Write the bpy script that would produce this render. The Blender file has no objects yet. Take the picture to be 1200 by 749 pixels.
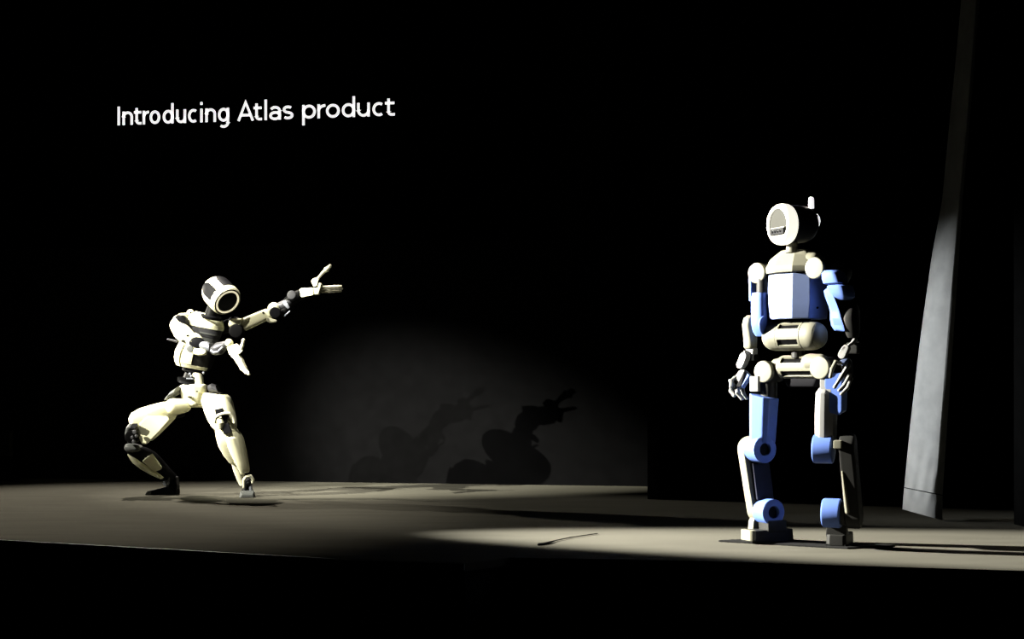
import bpy, bmesh, math, random
from mathutils import Vector, Matrix

random.seed(7)
D = bpy.data
COL = bpy.context.scene.collection
V = Vector
rad = math.radians

# ------------------------------------------------------------------ camera
H = 0.88                       # lens height above the stage boards (stage top is z = 0)
FPX = 1650.0
cam = D.cameras.new('camera')
cam.lens = FPX / 1200.0 * 36.0
cam.sensor_width = 36.0
cam.shift_y = 73.5 / 1200.0
cam.clip_end = 200
cam_o = D.objects.new('camera', cam)
cam_o.location = (0, 0, H)
cam_o.rotation_euler = (rad(90), 0, 0)
COL.objects.link(cam_o)
SC = bpy.context.scene
SC.camera = cam_o

# ------------------------------------------------------------------ world, exposure
w = D.worlds.new('dark_hall')
SC.world = w
w.use_nodes = True
w.node_tree.nodes['Background'].inputs[0].default_value = (0.55, 0.6, 0.8, 1)
w.node_tree.nodes['Background'].inputs[1].default_value = 0.0012
SC.view_settings.view_transform = 'Standard'
SC.view_settings.look = 'None'
SC.view_settings.gamma = 1
SC.view_settings.use_curve_mapping = False
SC.view_settings.exposure = 0.0


def spot(name, loc, target, power, angle, blend, color, radius=0.03, squash=None, roll=0):
    l = D.lights.new(name, 'SPOT')
    l.energy = power
    l.spot_size = rad(angle)
    l.spot_blend = blend
    l.color = color
    l.shadow_soft_size = radius
    o = D.objects.new(name, l)
    o.location = loc
    q = (V(target) - V(loc)).to_track_quat('-Z', 'Y')
    if roll:
        q = q @ Matrix.Rotation(rad(roll), 4, 'Z').to_quaternion()
    o.rotation_euler = q.to_euler()
    if squash:
        o.scale = (squash[0], squash[1], 1)
    COL.objects.link(o)
    return o


# stage lamps out of the frame, two of them added fills
HEAD_L = V((-2.28, 11.0, 1.5))
A_DIR = V((2.02, 1.13, -1.18)).normalized()
B_DIR = V((1.16, 1.30, -1.17)).normalized()
spot('front_spot', HEAD_L - A_DIR * 12, HEAD_L + V((0.14, 0, -0.47)), 48000, 11.2, 0.9, (1, 0.97, 0.80), 0.03)
spot('second_front_spot', HEAD_L - B_DIR * 10, HEAD_L + V((0.45, 0, -0.42)), 14500, 12, 0.9, (1, 0.97, 0.84), 0.03)
spot('arm_fill', (-3.9, 6.6, 7.4), (-2.05, 10.95, 1.0), 3800, 16, 1.0, (1, 0.97, 0.82), 0.04)  # added fill without a known source, brightens the stretched arm
spot('top_back_spot', (-3.1, 12.2, 5.2), (-2.95, 10.0, 0.0), 2500, 54, 0.7, (1, 0.93, 0.80), 0.04)
spot('wing_spot', (-6.7, 13.5, 2.6), (-2.2, 10.85, 0.6), 2700, 26, 0.6, (1, 0.95, 0.82), 0.03)
spot('side_spot', (-5.8, 9.5, 3.3), (1.70, 7.66, 0.74), 50000, 27, 0.65, (1, 0.97, 0.86), 0.03, (0.5, 1))
spot('curtain_fill', (-4.3, 9.75, 1.0), (2.75, 8.95, 0.85), 7200, 18, 1.0, (0.95, 0.98, 1), 0.03)  # added fill, made up to light the grey curtain strip


# ------------------------------------------------------------------ materials
def mat(name, color, rough=0.5, metal=0.0, emit=0.0, var=0.06, scale=18.0, bump=0.0, spec=0.5, coat=0.0):
    m = D.materials.new(name)
    m.use_nodes = True
    nt = m.node_tree
    b = nt.nodes['Principled BSDF']
    b.inputs['Roughness'].default_value = rough
    b.inputs['Metallic'].default_value = metal
    b.inputs['Specular IOR Level'].default_value = spec
    b.inputs['Coat Weight'].default_value = coat
    tc = nt.nodes.new('ShaderNodeTexCoord')
    nz = nt.nodes.new('ShaderNodeTexNoise')
    nz.inputs['Scale'].default_value = scale
    nz.inputs['Detail'].default_value = 5
    nt.links.new(tc.outputs['Object'], nz.inputs['Vector'])
    rp = nt.nodes.new('ShaderNodeValToRGB')
    c = V(color)
    rp.color_ramp.elements[0].position = 0.3
    rp.color_ramp.elements[1].position = 0.7
    rp.color_ramp.elements[0].color = (*(c * (1 - var)), 1)
    rp.color_ramp.elements[1].color = (*(c * (1 + var)), 1)
    nt.links.new(nz.outputs['Fac'], rp.inputs['Fac'])
    nt.links.new(rp.outputs['Color'], b.inputs['Base Color'])
    if emit:
        b.inputs['Emission Color'].default_value = (*color, 1)
        b.inputs['Emission Strength'].default_value = emit
    if bump:
        bp = nt.nodes.new('ShaderNodeBump')
        bp.inputs['Strength'].default_value = bump
        bp.inputs['Distance'].default_value = 0.01
        nt.links.new(nz.outputs['Fac'], bp.inputs['Height'])
        nt.links.new(bp.outputs['Normal'], b.inputs['Normal'])
    return m


def stage_mat():
    m = mat('stage_vinyl', (0.055, 0.0528, 0.044), 0.62, var=0.14, scale=2.2, spec=0.0)
    nt = m.node_tree
    nz = [n for n in nt.nodes if n.type == 'TEX_NOISE'][0]
    mp = nt.nodes.new('ShaderNodeMapping')
    mp.inputs['Scale'].default_value = (0.55, 3.2, 1)
    mp.inputs['Rotation'].default_value = (0, 0, rad(10))
    tc = [n for n in nt.nodes if n.type == 'TEX_COORD'][0]
    nt.links.new(tc.outputs['Object'], mp.inputs['Vector'])
    nt.links.new(mp.outputs['Vector'], nz.inputs['Vector'])
    nz.inputs['Detail'].default_value = 9
    nz.inputs['Roughness'].default_value = 0.65
    return m


def cloth_mat(name, color, scale=260):
    m = mat(name, color, 0.95, var=0.12, scale=9, spec=0.0)
    nt = m.node_tree
    b = nt.nodes['Principled BSDF']
    tc = [n for n in nt.nodes if n.type == 'TEX_COORD'][0]
    wv = nt.nodes.new('ShaderNodeTexWave')
    wv.inputs['Scale'].default_value = scale
    wv.inputs['Distortion'].default_value = 1.5
    nt.links.new(tc.outputs['Object'], wv.inputs['Vector'])
    bp = nt.nodes.new('ShaderNodeBump')
    bp.inputs['Strength'].default_value = 0.15
    bp.inputs['Distance'].default_value = 0.002
    nt.links.new(wv.outputs['Fac'], bp.inputs['Height'])
    nt.links.new(bp.outputs['Normal'], b.inputs['Normal'])
    return m


M = dict(
    cream=mat('cream_shell', (0.555, 0.5365, 0.3792), 0.45, var=0.03, spec=0.2),
    ivory=mat('ivory_plate', (0.486, 0.4716, 0.36), 0.5, var=0.03, spec=0.2),
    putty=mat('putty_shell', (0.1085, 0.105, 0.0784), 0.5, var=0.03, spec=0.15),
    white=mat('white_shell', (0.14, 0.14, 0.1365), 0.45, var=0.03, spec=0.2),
    blue=mat('blue_shell', (0.0595, 0.1015, 0.287), 0.42, var=0.03, spec=0.15),
    paleblue=mat('pale_blue_shell', (0.0805, 0.105, 0.189), 0.42, var=0.03, spec=0.15),
    navy=mat('dark_blue_grey_shell', (0.0084, 0.0101, 0.0182), 0.45, var=0.05, spec=0.12),
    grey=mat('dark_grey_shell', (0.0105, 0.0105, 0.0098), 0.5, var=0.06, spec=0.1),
    midgrey=mat('grey_panel', (0.072, 0.0752, 0.0752), 0.45, var=0.05, spec=0.15),
    black=mat('black_joint', (0.002, 0.002, 0.0022), 0.45, var=0.2, spec=0.03),
    panel=mat('charcoal_panel', (0.0040, 0.0040, 0.0050), 0.5, var=0.1, spec=0.03),
    slate=mat('slate_band', (0.030, 0.030, 0.034), 0.5, var=0.08, spec=0.1),
    silver=mat('brushed_silver', (0.18, 0.189, 0.225), 0.42, metal=0.6, var=0.1),
    steel=mat('dark_steel', (0.048, 0.048, 0.0544), 0.42, metal=0.5, var=0.15, spec=0.2),
    glass=mat('black_gloss_visor', (0.0025, 0.0025, 0.003), 0.15, var=0.1, spec=0.06),
    visor=mat('grey_visor', (0.014, 0.0139, 0.0108), 0.6, var=0.05, spec=0.05),
    ring=mat('face_light_ring', (1.0, 0.90, 0.62), 0.4, emit=0.75, var=0.01),
    halo=mat('head_light_ring', (1.0, 0.97, 0.84), 0.45, emit=1.0, var=0.01),
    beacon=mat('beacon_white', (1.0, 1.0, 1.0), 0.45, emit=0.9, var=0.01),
    letter=mat('screen_white', (1, 1, 1), 0.5, emit=0.92, var=0.0),
    stage=stage_mat(),
    riser=mat('black_riser', (0.004, 0.004, 0.004), 0.8, spec=0.1),
    trim=mat('dull_metal_trim', (0.104, 0.104, 0.0988), 0.5, metal=0.5),
    plate=mat('black_base_plate', (0.006, 0.006, 0.006), 0.6, var=0.15, spec=0.1),
    rubber=mat('black_rubber', (0.004, 0.004, 0.004), 0.7, spec=0.1),
    backcloth=cloth_mat('black_backcloth', (0.0027, 0.0027, 0.0030)),
    velvet=cloth_mat('black_velvet', (0.0011, 0.0011, 0.0011)),
    curtain=cloth_mat('grey_curtain', (0.14, 0.143, 0.14)),
    darkhall=mat('dark_hall_floor', (0.004, 0.004, 0.004), 0.9, spec=0.0),
)

# ------------------------------------------------------------------ mesh kit
WL = {}        # world location of each object


def P(px, py, d):
    """world point seen at a photograph pixel, d metres ahead of the lens"""
    return V(((px - 600.0) / FPX * d, d, H + (448.0 - py) / FPX * d))


def G(px, py):
    """point of the stage floor seen at a photograph pixel"""
    d = FPX * H / (py - 448.0)
    return V(((px - 600.0) / FPX * d, d, 0))


def thing(name, loc, label, cat, group=None):
    o = D.objects.new(name, None)
    o.empty_display_size = 0.1
    o.location = loc
    COL.objects.link(o)
    WL[o] = V(loc)
    o['label'] = label
    o['category'] = cat
    if group:
        o['group'] = group
    return o


def obj(name, bm, m, parent=None, label=None, sharp=0.55, kind=None):
    bmesh.ops.recalc_face_normals(bm, faces=bm.faces[:])
    for f in bm.faces:
        f.smooth = True
    for e in bm.edges:
        if len(e.link_faces) == 2:
            if e.calc_face_angle(0) > sharp:
                e.smooth = False
    lo = V((1e9,) * 3)
    hi = V((-1e9,) * 3)
    for v in bm.verts:
        for i in range(3):
            lo[i] = min(lo[i], v.co[i])
            hi[i] = max(hi[i], v.co[i])
    c = (lo + hi) / 2
    for v in bm.verts:
        v.co -= c
    me = D.meshes.new(name)
    bm.to_mesh(me)
    bm.free()
    me.materials.append(M[m])
    o = D.objects.new(name, me)
    COL.objects.link(o)
    WL[o] = c
    wn = o.modifiers.new('weighted_normal', 'WEIGHTED_NORMAL')
    wn.keep_sharp = True
    wn.weight = 80
    if parent:
        o.parent = parent
        o.location = c - WL[parent]
    else:
        o.location = c
    if label:
        o['label'] = label
    if kind:
        o['kind'] = kind
    return o


def rings(bm, rr, cap=True, closed=True):
    """skin a list of point rings"""
    vs = [[bm.verts.new(p) for p in r] for r in rr]
    n = len(vs[0])
    for a, b in zip(vs, vs[1:]):
        for i in range(n if closed else n - 1):
            j = (i + 1) % n
            bm.faces.new((a[i], a[j], b[j], b[i]))
    if cap:
        bm.faces.new(list(reversed(vs[0])))
        bm.faces.new(vs[-1])
    return bm


def sup(c, A, B, e=2.0, n=24):
    out = []
    for i in range(n):
        t = 2 * math.pi * i / n
        cs, sn = math.cos(t), math.sin(t)
        out.append(c + A * math.copysign(abs(cs) ** (2 / e), cs) + B * math.copysign(abs(sn) ** (2 / e), sn))
    return out


def octo(c, A, B, ch, cb=None):
    """octagon with half axes A, B and chamfer ch along A, cb along B, in metres"""
    a = (A.length - ch) / A.length
    b = (B.length - (ch if cb is None else cb)) / B.length
    return [c + A + B * b, c + A * a + B, c - A * a + B, c - A + B * b,
            c - A - B * b, c - A * a - B, c + A * a - B, c + A - B * b]


def bev(bm, w=0.005, seg=2, ang=0.45):
    ed = [e for e in bm.edges if len(e.link_faces) == 2 and e.calc_face_angle(0) > ang]
    bmesh.ops.bevel(bm, geom=ed, offset=w, segments=seg, profile=0.6, affect='EDGES', clamp_overlap=True)
    return bm


def poly(rr, w=0.005, seg=2):
    bm = bmesh.new()
    rings(bm, rr)
    bmesh.ops.recalc_face_normals(bm, faces=bm.faces[:])
    return bev(bm, w, seg)


def box(c, X, Y, Z, w=0.004, bm=None):
    """oriented box, X Y Z are half extents as vectors"""
    b = bmesh.new()
    r0 = [c - X - Y - Z, c + X - Y - Z, c + X + Y - Z, c - X + Y - Z]
    r1 = [p + Z * 2 for p in r0]
    rings(b, [r0, r1])
    bmesh.ops.recalc_face_normals(b, faces=b.faces[:])
    if w:
        bev(b, w)
    if bm is not None:
        me = D.meshes.new('tmp')
        b.to_mesh(me)
        b.free()
        bm.from_mesh(me)
        D.meshes.remove(me)
        return bm
    return b


def perp(ax, ref=None):
    ax = ax.normalized()
    if ref is None:
        ref = V((0, 0, 1)) if abs(ax.z) < 0.9 else V((1, 0, 0))
    u = (ref - ax * ref.dot(ax)).normalized()
    return u, ax.cross(u).normalized()


def lathe(o, ax, prof, seg=28, a0=0.0, a1=360.0, ref=None, closed=False, bm=None, su=1.0, sv=1.0):
    """turn prof [(t along axis, radius)] round the axis; angles start at ref"""
    bm = bm or bmesh.new()
    ax = ax.normalized()
    u, v = perp(ax, ref)
    full = abs(a1 - a0) >= 359.9
    n = seg if full else seg + 1
    cols = []
    for i in range(n):
        t = rad(a0 + (a1 - a0) * i / seg)
        d = u * math.cos(t) * su + v * math.sin(t) * sv
        cols.append([bm.verts.new(o + ax * p[0] + d * max(p[1], 1e-5)) for p in prof])
    m = len(prof)
    for i in range(n if full else n - 1):
        a, b = cols[i], cols[(i + 1) % n]
        for k in range(m if closed else m - 1):
            l = (k + 1) % m
            bm.faces.new((a[k], a[l], b[l], b[k]))
    if not full and closed:
        bm.faces.new(list(reversed(cols[0])))
        bm.faces.new(cols[-1])
    if full and not closed:
        for k in (0, m - 1):
            if prof[k][1] > 1e-4:
                bm.faces.new([c[k] for c in cols])
            else:
                bmesh.ops.remove_doubles(bm, verts=[c[k] for c in cols], dist=1e-4)
    return bm


def drum(o, ax, r, l, e=0.008, seg=28, bm=None):
    """cylinder from o along ax with eased edges"""
    return lathe(o, ax, [(0, 0), (0, r - e), (e * 0.3, r - e * 0.3), (e, r), (l - e, r), (l - e * 0.3, r - e * 0.3), (l, r - e), (l, 0)], seg, bm=bm)


def ballprof(r, n=7, a0=-90, a1=90, sq=1.0):
    return [(r * sq * math.sin(rad(a0 + (a1 - a0) * i / n)), max(0.0, r * math.cos(rad(a0 + (a1 - a0) * i / n)))) for i in range(n + 1)]


def ball(c, r, ax=V((0, 0, 1)), sq=1.0, seg=20, bm=None):
    return lathe(c, ax, ballprof(r, 10, sq=sq), seg, bm=bm)


def tube(pts, rs, n=14, dome=True, bm=None, flat=1.0, ref=None):
    """round limb through pts with radius per point and domed ends"""
    bm = bm or bmesh.new()
    pts = [V(p) for p in pts]
    if not isinstance(rs, (list, tuple)):
        rs = [rs] * len(pts)
    tg = []
    for i in range(len(pts)):
        a = pts[max(i - 1, 0)]
        b = pts[min(i + 1, len(pts) - 1)]
        tg.append((b - a).normalized())
    u, _ = perp(tg[0], ref)
    rr = []

    def ring(c, t, u, r):
        w_ = t.cross(u).normalized()
        return [c + u * (r * math.cos(2 * math.pi * i / n)) + w_ * (r * flat * math.sin(2 * math.pi * i / n)) for i in range(n)]
    for i, (p, t) in enumerate(zip(pts, tg)):
        u = (u - t * u.dot(t)).normalized()
        if i == 0 and dome:
            for k in (80, 50, 25):
                rr.append(ring(p - t * rs[0] * math.sin(rad(k)), t, u, rs[0] * math.cos(rad(k))))
        rr.append(ring(p, t, u, rs[i]))
        if i == len(pts) - 1 and dome:
            for k in (25, 50, 80):
                rr.append(ring(p + t * rs[i] * math.sin(rad(k)), t, u, rs[i] * math.cos(rad(k))))
    return rings(bm, rr)


def stadium(p0, p1, r0, r1, axn, th, w=0.006, n=12):
    """flat link between two round ends, th thick along axn, centred"""
    axn = axn.normalized()
    d = (p1 - p0)
    d = (d - axn * d.dot(axn)).normalized()
    s = axn.cross(d).normalized()
    prof = []
    for i in range(n + 1):
        t = rad(90 + 180 * i / n)
        prof.append(p0 + d * (r0 * math.cos(t)) + s * (r0 * math.sin(t)))
    for i in range(n + 1):
        t = rad(-90 + 180 * i / n)
        prof.append(p1 + d * (r1 * math.cos(t)) + s * (r1 * math.sin(t)))
    off = axn * (th / 2)
    bm = bmesh.new()
    rings(bm, [[p - off for p in prof], [p + off for p in prof]])
    bmesh.ops.recalc_face_normals(bm, faces=bm.faces[:])
    ed = [e for e in bm.edges if len(e.link_faces) == 2 and e.calc_face_angle(0) > 1.0]
    bmesh.ops.bevel(bm, geom=ed, offset=w, segments=2, profile=0.6, affect='EDGES')
    return bm


def hull(pts, w=0.006, seg=2):
    bm = bmesh.new()
    for p in pts:
        bm.verts.new(p)
    bmesh.ops.convex_hull(bm, input=bm.verts[:])
    bmesh.ops.dissolve_limit(bm, angle_limit=0.03, verts=bm.verts[:], edges=bm.edges[:])
    bmesh.ops.recalc_face_normals(bm, faces=bm.faces[:])
    return bev(bm, w, seg, 0.3) if w else bm


def loft(secs, e=2.5, n=28):
    """secs: (centre, half axis A, half axis B[, exponent])"""
    bm = bmesh.new()
    return rings(bm, [sup(s[0], s[1], s[2], s[3] if len(s) > 3 else e, n) for s in secs])


def shell(fn, a0, a1, t0, t1, off0, off1, na=12, nt=8, bm=None):
    """thick patch over a lofted surface fn(t, angle, offset)"""
    bm = bm or bmesh.new()
    g = []
    for off in (off0, off1):
        g.append([[bm.verts.new(fn(t0 + (t1 - t0) * j / nt, a0 + (a1 - a0) * i / na, off)) for i in range(na + 1)] for j in range(nt + 1)])
    for k in range(2):
        for j in range(nt):
            for i in range(na):
                q = (g[k][j][i], g[k][j][i + 1], g[k][j + 1][i + 1], g[k][j + 1][i])
                bm.faces.new(q if k else tuple(reversed(q)))
    loop = [(0, i) for i in range(na)] + [(j, na) for j in range(nt)] + [(nt, i) for i in range(na, 0, -1)] + [(j, 0) for j in range(nt, 0, -1)]
    for q in range(len(loop)):
        a, b = loop[q], loop[(q + 1) % len(loop)]
        bm.faces.new((g[0][a[0]][a[1]], g[0][b[0]][b[1]], g[1][b[0]][b[1]], g[1][a[0]][a[1]]))
    return bm


def slab(pts, z0, z1):
    bm = bmesh.new()
    rings(bm, [[V((p[0], p[1], z0)) for p in pts], [V((p[0], p[1], z1)) for p in pts]])
    return bm


# ------------------------------------------------------------------ the setting
WS = 0.1826                     # slope of the back wall across the stage
WE = V((1, -WS, 0)).normalized()
WN = V((-WS, -1, 0)).normalized()


def wall_pt(x, off=0.0, z=0.0):
    return V((x, 12.1 - WS * x, z)) + WN * off


front = [G(-420, 618), G(0, 632), G(200, 643), G(400, 654.5), G(545, 660), G(598, 653.5), G(800, 657), G(1200, 669), G(1500, 678)]
pts = [(p.x, p.y) for p in front] + [(5.5, 14.5), (-9.0, 15.0)]
obj('floor', slab(pts, -0.04, 0.0), 'stage', kind='structure')
riser = bmesh.new()
fr = [V((p.x, p.y + 0.03, 0)) for p in front]
rings(riser, [[V((p.x, p.y, -0.041)) for p in fr] + [V((p.x, p.y + 0.05, -0.041)) for p in reversed(fr)],
              [V((p.x, p.y, -1.05)) for p in fr] + [V((p.x, p.y + 0.05, -1.05)) for p in reversed(fr)]])
obj('wall_front', riser, 'riser', kind='structure')
obj('floor', slab([(-9, -2), (9, -2), (9, 8), (-9, 8)], -1.09, -1.05), 'darkhall', kind='structure')
# edge strip along the left half of the stage front and the edge of the lower step
tr = bmesh.new()
for a, b in zip(front[1:4], front[2:5]):
    d = (b - a).normalized()
    nrm = V((d.y, -d.x, 0))
    box((a + b) / 2 + nrm * 0.008 + V((0, 0, -0.018)), (b - a) / 2, nrm * 0.006, V((0, 0, 0.016)), 0.002, tr)
obj('trim_1', tr, 'trim', kind='structure')

wl, wr = -5.35, 2.2
bm = bmesh.new()
r0 = [wall_pt(wl), wall_pt(wr), wall_pt(wr, -0.06), wall_pt(wl, -0.06)]
rings(bm, [r0, [p + V((0, 0, 6.0)) for p in r0]])
obj('wall_back', bm, 'backcloth', kind='structure')


def drape(path, z0, z1, amp, per, th=0.012, nz=6):
    """hanging cloth with vertical folds along path (list of xy)"""
    bm = bmesh.new()
    pl = []
    for a, b in zip(path, path[1:]):
        a, b = V((*a, 0)), V((*b, 0))
        n = max(2, int((b - a).length / per * 8))
        d = (b - a).normalized()
        nn = V((d.y, -d.x, 0))
        for i in range(n):
            p = a + (b - a) * i / n
            s = (p - V((*path[0], 0))).length
            pl.append((p, nn, s))
    fr_, bk = [], []
    rr = []
    for j in range(nz + 1):
        z = z0 + (z1 - z0) * j / nz
        ring = []
        for p, nn, s in pl:
            o = amp * (math.sin(s / per * 2 * math.pi) + 0.4 * math.sin(s / per * 3.3 + j * 0.2))
            ring.append(p + nn * o + V((0, 0, z)))
        ring += [q - pl[k][1] * th for k, q in reversed(list(enumerate(ring)))]
        rr.append(ring)
    return rings(bm, rr)


obj('wall_back', drape([(1.02, 10.6), (4.6, 10.3)], 0.0, 6.0, 0.04, 0.32), 'velvet', kind='structure')

# black side drape on the right, running towards the audience
side = thing('stage_curtain', (3.2, 8.6, 0), 'black pleated side curtain on the right edge behind the grey strip', 'curtain')
obj('cloth', drape([(4.2, 8.9), (3.14, 8.72), (3.2, 8.2), (4.2, 7.9)], 0.0, 5.4, 0.03, 0.26), 'velvet', side)

# grey curtain strip hanging crooked, hem sewn at the bottom
strip = thing('grey_curtain', P(1082, 617, 8.9), 'pale grey cloth curtain strip hanging at a slant with stitched hem', 'curtain')
CD = 8.95


def strip_edges(y):
    le = [(597, 1057.5), (573, 1059.5), (500, 1066.5), (400, 1078), (300, 1092), (235, 1104), (150, 1112), (60, 1121), (-40, 1130)]
    re = [(610, 1104.5), (582, 1104.5), (500, 1110), (400, 1117), (300, 1124), (235, 1128), (150, 1136), (60, 1143), (-40, 1151)]
    out = []
    for tab in (le, re):
        ks = sorted(tab)
        y_ = min(max(y, ks[0][0]), ks[-1][0])
        for (ya, xa), (yb, xb) in zip(ks, ks[1:]):
            if ya <= y_ <= yb:
                out.append(xa + (xb - xa) * (y_ - ya) / (yb - ya))
                break
    return out


def cloth_strip(ys0, ys1, nrow, off=0.0, th=0.006):
    """ys0 ys1: (left y, right y) of the lower and the upper end"""
    bm = bmesh.new()
    rr = []
    nx = 22
    for j in range(nrow + 1):
        f = j / nrow
        row, row2 = [], []
        for i in range(nx + 1):
            u = i / nx
            y = (ys0[0] + (ys1[0] - ys0[0]) * f) * (1 - u) + (ys0[1] + (ys1[1] - ys0[1]) * f) * u
            xl, xr = strip_edges(y)
            x = xl + (xr - xl) * u
            bulge = -0.06 + 0.24 * (1 - u) ** 1.7 + 0.05 * max(0, u - 0.85) / 0.15
            wr_ = 0.006 * math.sin(x * 0.5 + y * 0.13) * math.exp(-((y - 560) / 25.0) ** 2) + 0.004 * math.sin(u * 9 + y * 0.02)
            d = CD + bulge + wr_ - off
            row.append(P(x, y, d))
            row2.append(P(x, y, d + th))
        rr.append(row + list(reversed(row2)))
    return rings(bm, rr)


obj('cloth', cloth_strip((571, 580), (-40, -40), 40), 'curtain', strip)
obj('hem', cloth_strip((597, 610), (572, 581), 8, 0.006), 'curtain', strip)

# screen with the projected title
scr = thing('projection_screen', wall_pt(-2.3, 0.02, 0.9), 'black screen on the back wall with white glowing title lettering', 'screen')
bm = bmesh.new()
s0 = [wall_pt(-4.9, 0.002, 2.1), wall_pt(0.35, 0.002, 2.1), wall_pt(0.35, 0.02, 2.1), wall_pt(-4.9, 0.02, 2.1)]
rings(bm, [s0, [p + V((0, 0, 3.4)) for p in s0]])
obj('panel', bm, 'velvet', scr)

CAPH, XH, ASC, TT = 0.168, 0.122, 0.182, 0.150
SW = 0.0225


def arc(cx, cy, rx, ry, a0, a1, n=16):
    return [(cx + rx * math.cos(rad(a0 + (a1 - a0) * i / n)), cy + ry * math.sin(rad(a0 + (a1 - a0) * i / n))) for i in range(n + 1)]


def glyph(ch, w_):
    h = SW / 2
    x0, x1 = h, w_ - h
    xm = w_ / 2
    rx = (x1 - x0) / 2
    top = XH - h
    ry = (XH - SW) / 2
    cy = XH / 2
    if ch == 'I':
        return [[(xm, 0), (xm, CAPH)]]
    if ch == 'l':
        return [[(xm, 0), (xm, ASC)]]
    if ch == 'i':
        return [[(xm, 0), (xm, XH)], [(xm, ASC - SW * 1.15), (xm, ASC)]]
    if ch == 'n':
        return [[(x0, 0), (x0, XH)], [(x0, top - rx)] + arc(xm, top - rx, rx, rx, 180, 0) + [(x1, 0)]]
    if ch == 'u':
        return [[(x1, 0), (x1, XH)], [(x0, XH), (x0, h + rx)] + arc(xm, h + rx, rx, rx, 180, 360)]
    if ch == 'r':
        return [[(x0, 0), (x0, XH)], [(x0, XH * 0.55)] + arc(w_ + h * 0.3, XH * 0.55, w_ + h * 0.3 - x0, top - XH * 0.55, 175, 92)]
    if ch == 'o':
        return [arc(xm, cy, rx, ry, 0, 360, 30)]
    if ch == 'c':
        return [arc(xm + rx * 0.15, cy, rx * 1.15, ry, 55, 305, 24)]
    if ch == 'd':
        return [[(x1, 0), (x1, ASC)], arc(xm, cy, rx, ry, 0, 360, 30)]
    if ch == 'p':
        return [[(x0, -0.058), (x0, XH)], arc(xm, cy, rx, ry, 0, 360, 30)]
    if ch == 'g':
        return [arc(xm, cy, rx, ry, 0, 360, 30), [(x1, XH), (x1, -0.008)] + arc(xm, -0.008, rx, 0.036, 0, -130, 14)]
    if ch == 't':
        xs = w_ * 0.36
        return [[(xs, TT), (xs, h + 0.025)] + arc(xs + 0.025, h + 0.025, 0.025, 0.025, 180, 270, 8) + [(w_, h)], [(0, top), (w_ * 0.96, top)]]
    if ch == 'A':
        return [[(h * 0.6, 0), (xm, CAPH - 0.004), (w_ - h * 0.6, 0)], [(w_ * 0.2, CAPH * 0.3), (w_ * 0.8, CAPH * 0.3)]]
    if ch == 'a':
        return [[(x1, 0), (x1, XH * 0.62)] + arc(xm, XH * 0.62, rx, top - XH * 0.62, 0, 150, 14), arc(xm, XH * 0.3, rx, XH * 0.3 - h + 0.003, 0, 360, 24)]
    if ch == 's':
        return [arc(xm, XH * 0.71, rx * 0.92, top - XH * 0.71, 40, 250, 14) + arc(xm, XH * 0.29, rx, XH * 0.29 - h, 70, -140, 14)]
    return []


def ribbon(bm, pl, half, org):
    n = len(pl)
    L_, R_ = [], []
    shut = (V((*pl[0], 0)) - V((*pl[-1], 0))).length < 1e-5
    for i, p in enumerate(pl):
        a = pl[i - 1] if i else (pl[-2] if shut else None)
        b = pl[i + 1] if i < n - 1 else (pl[1] if shut else None)
        p2 = V((*p, 0))
        ds = []
        if a is not None:
            ds.append((p2 - V((*a, 0))).normalized())
        if b is not None:
            ds.append((V((*b, 0)) - p2).normalized())
        t = sum(ds, V()).normalized()
        nn = V((-t.y, t.x, 0))
        k = half / max(0.45, nn.dot(V((-ds[0].y, ds[0].x, 0))))
        L_.append(p2 + nn * k)
        R_.append(p2 - nn * k)

    def w3(q, o):
        return org + WE * q.x + V((0, 0, q.y)) + WN * o
    rr = [[w3(l, 0), w3(r, 0), w3(r, 0.004), w3(l, 0.004)] for l, r in zip(L_, R_)]
    rings(bm, rr)


def wall_s(px):
    d = 12.1 / (1 + WS * (px - 600) / FPX)
    return wall_pt((px - 600) / FPX * d, 0.0205, 0)


title = [('I', 138.2, 142.8), ('n', 144.9, 157), ('t', 158.3, 167), ('r', 168.5, 175.5), ('o', 176.7, 188.9), ('d', 192.0, 204.6), ('u', 207.6, 219.2),
         ('c', 221.6, 232.9), ('i', 235.2, 239.2), ('n', 241.8, 254.2), ('g', 256.6, 269.6),
         ('A', 279.7, 298.2), ('t', 298.2, 308), ('l', 310, 314.9), ('a', 316.6, 330.2), ('s', 332, 344.8),
         ('p', 355.2, 371), ('r', 373, 382), ('o', 383, 399), ('d', 401.5, 416.9), ('u', 419.4, 434.2), ('c', 437.3, 451), ('t', 452, 463.5)]
for ch, xa, xb in title:
    a, b = wall_s(xa), wall_s(xb)
    bm = bmesh.new()
    for st in glyph(ch, (b - a).length):
        ribbon(bm, st, SW / 2, a + V((0, 0, 3.203)))
    obj('letter', bm, 'letter', scr)

# dark loudspeaker standing at the far left
ls = thing('loudspeaker', G(-8, 563), 'black loudspeaker silhouette at the left edge of the stage', 'loudspeaker')
c = WL[ls]
obj('cabinet', hull([c + V((x, y, z)) for x in (-0.24, 0.24) for y in (-0.18, 0.2) for z in (0.2, 0.46)] + [c + V((x, -0.2, z)) for x in (-0.21, 0.21) for z in (0.22, 0.44)], 0.012), 'black', ls)
obj('foot_stand', hull([c + V((x, y, z)) for x, y, z in ((-0.2, -0.14, 0), (0.2, -0.14, 0), (-0.2, 0.16, 0), (0.2, 0.16, 0), (-0.12, -0.1, 0.2), (0.12, -0.1, 0.2), (-0.12, 0.12, 0.2), (0.12, 0.12, 0.2))], 0.01), 'black', ls)
obj('grille', box(c + V((0, -0.204, 0.33)), V((0.19, 0, 0)), V((0, 0.006, 0)), V((0, 0, 0.1)), 0.003), 'panel', ls)

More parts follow.
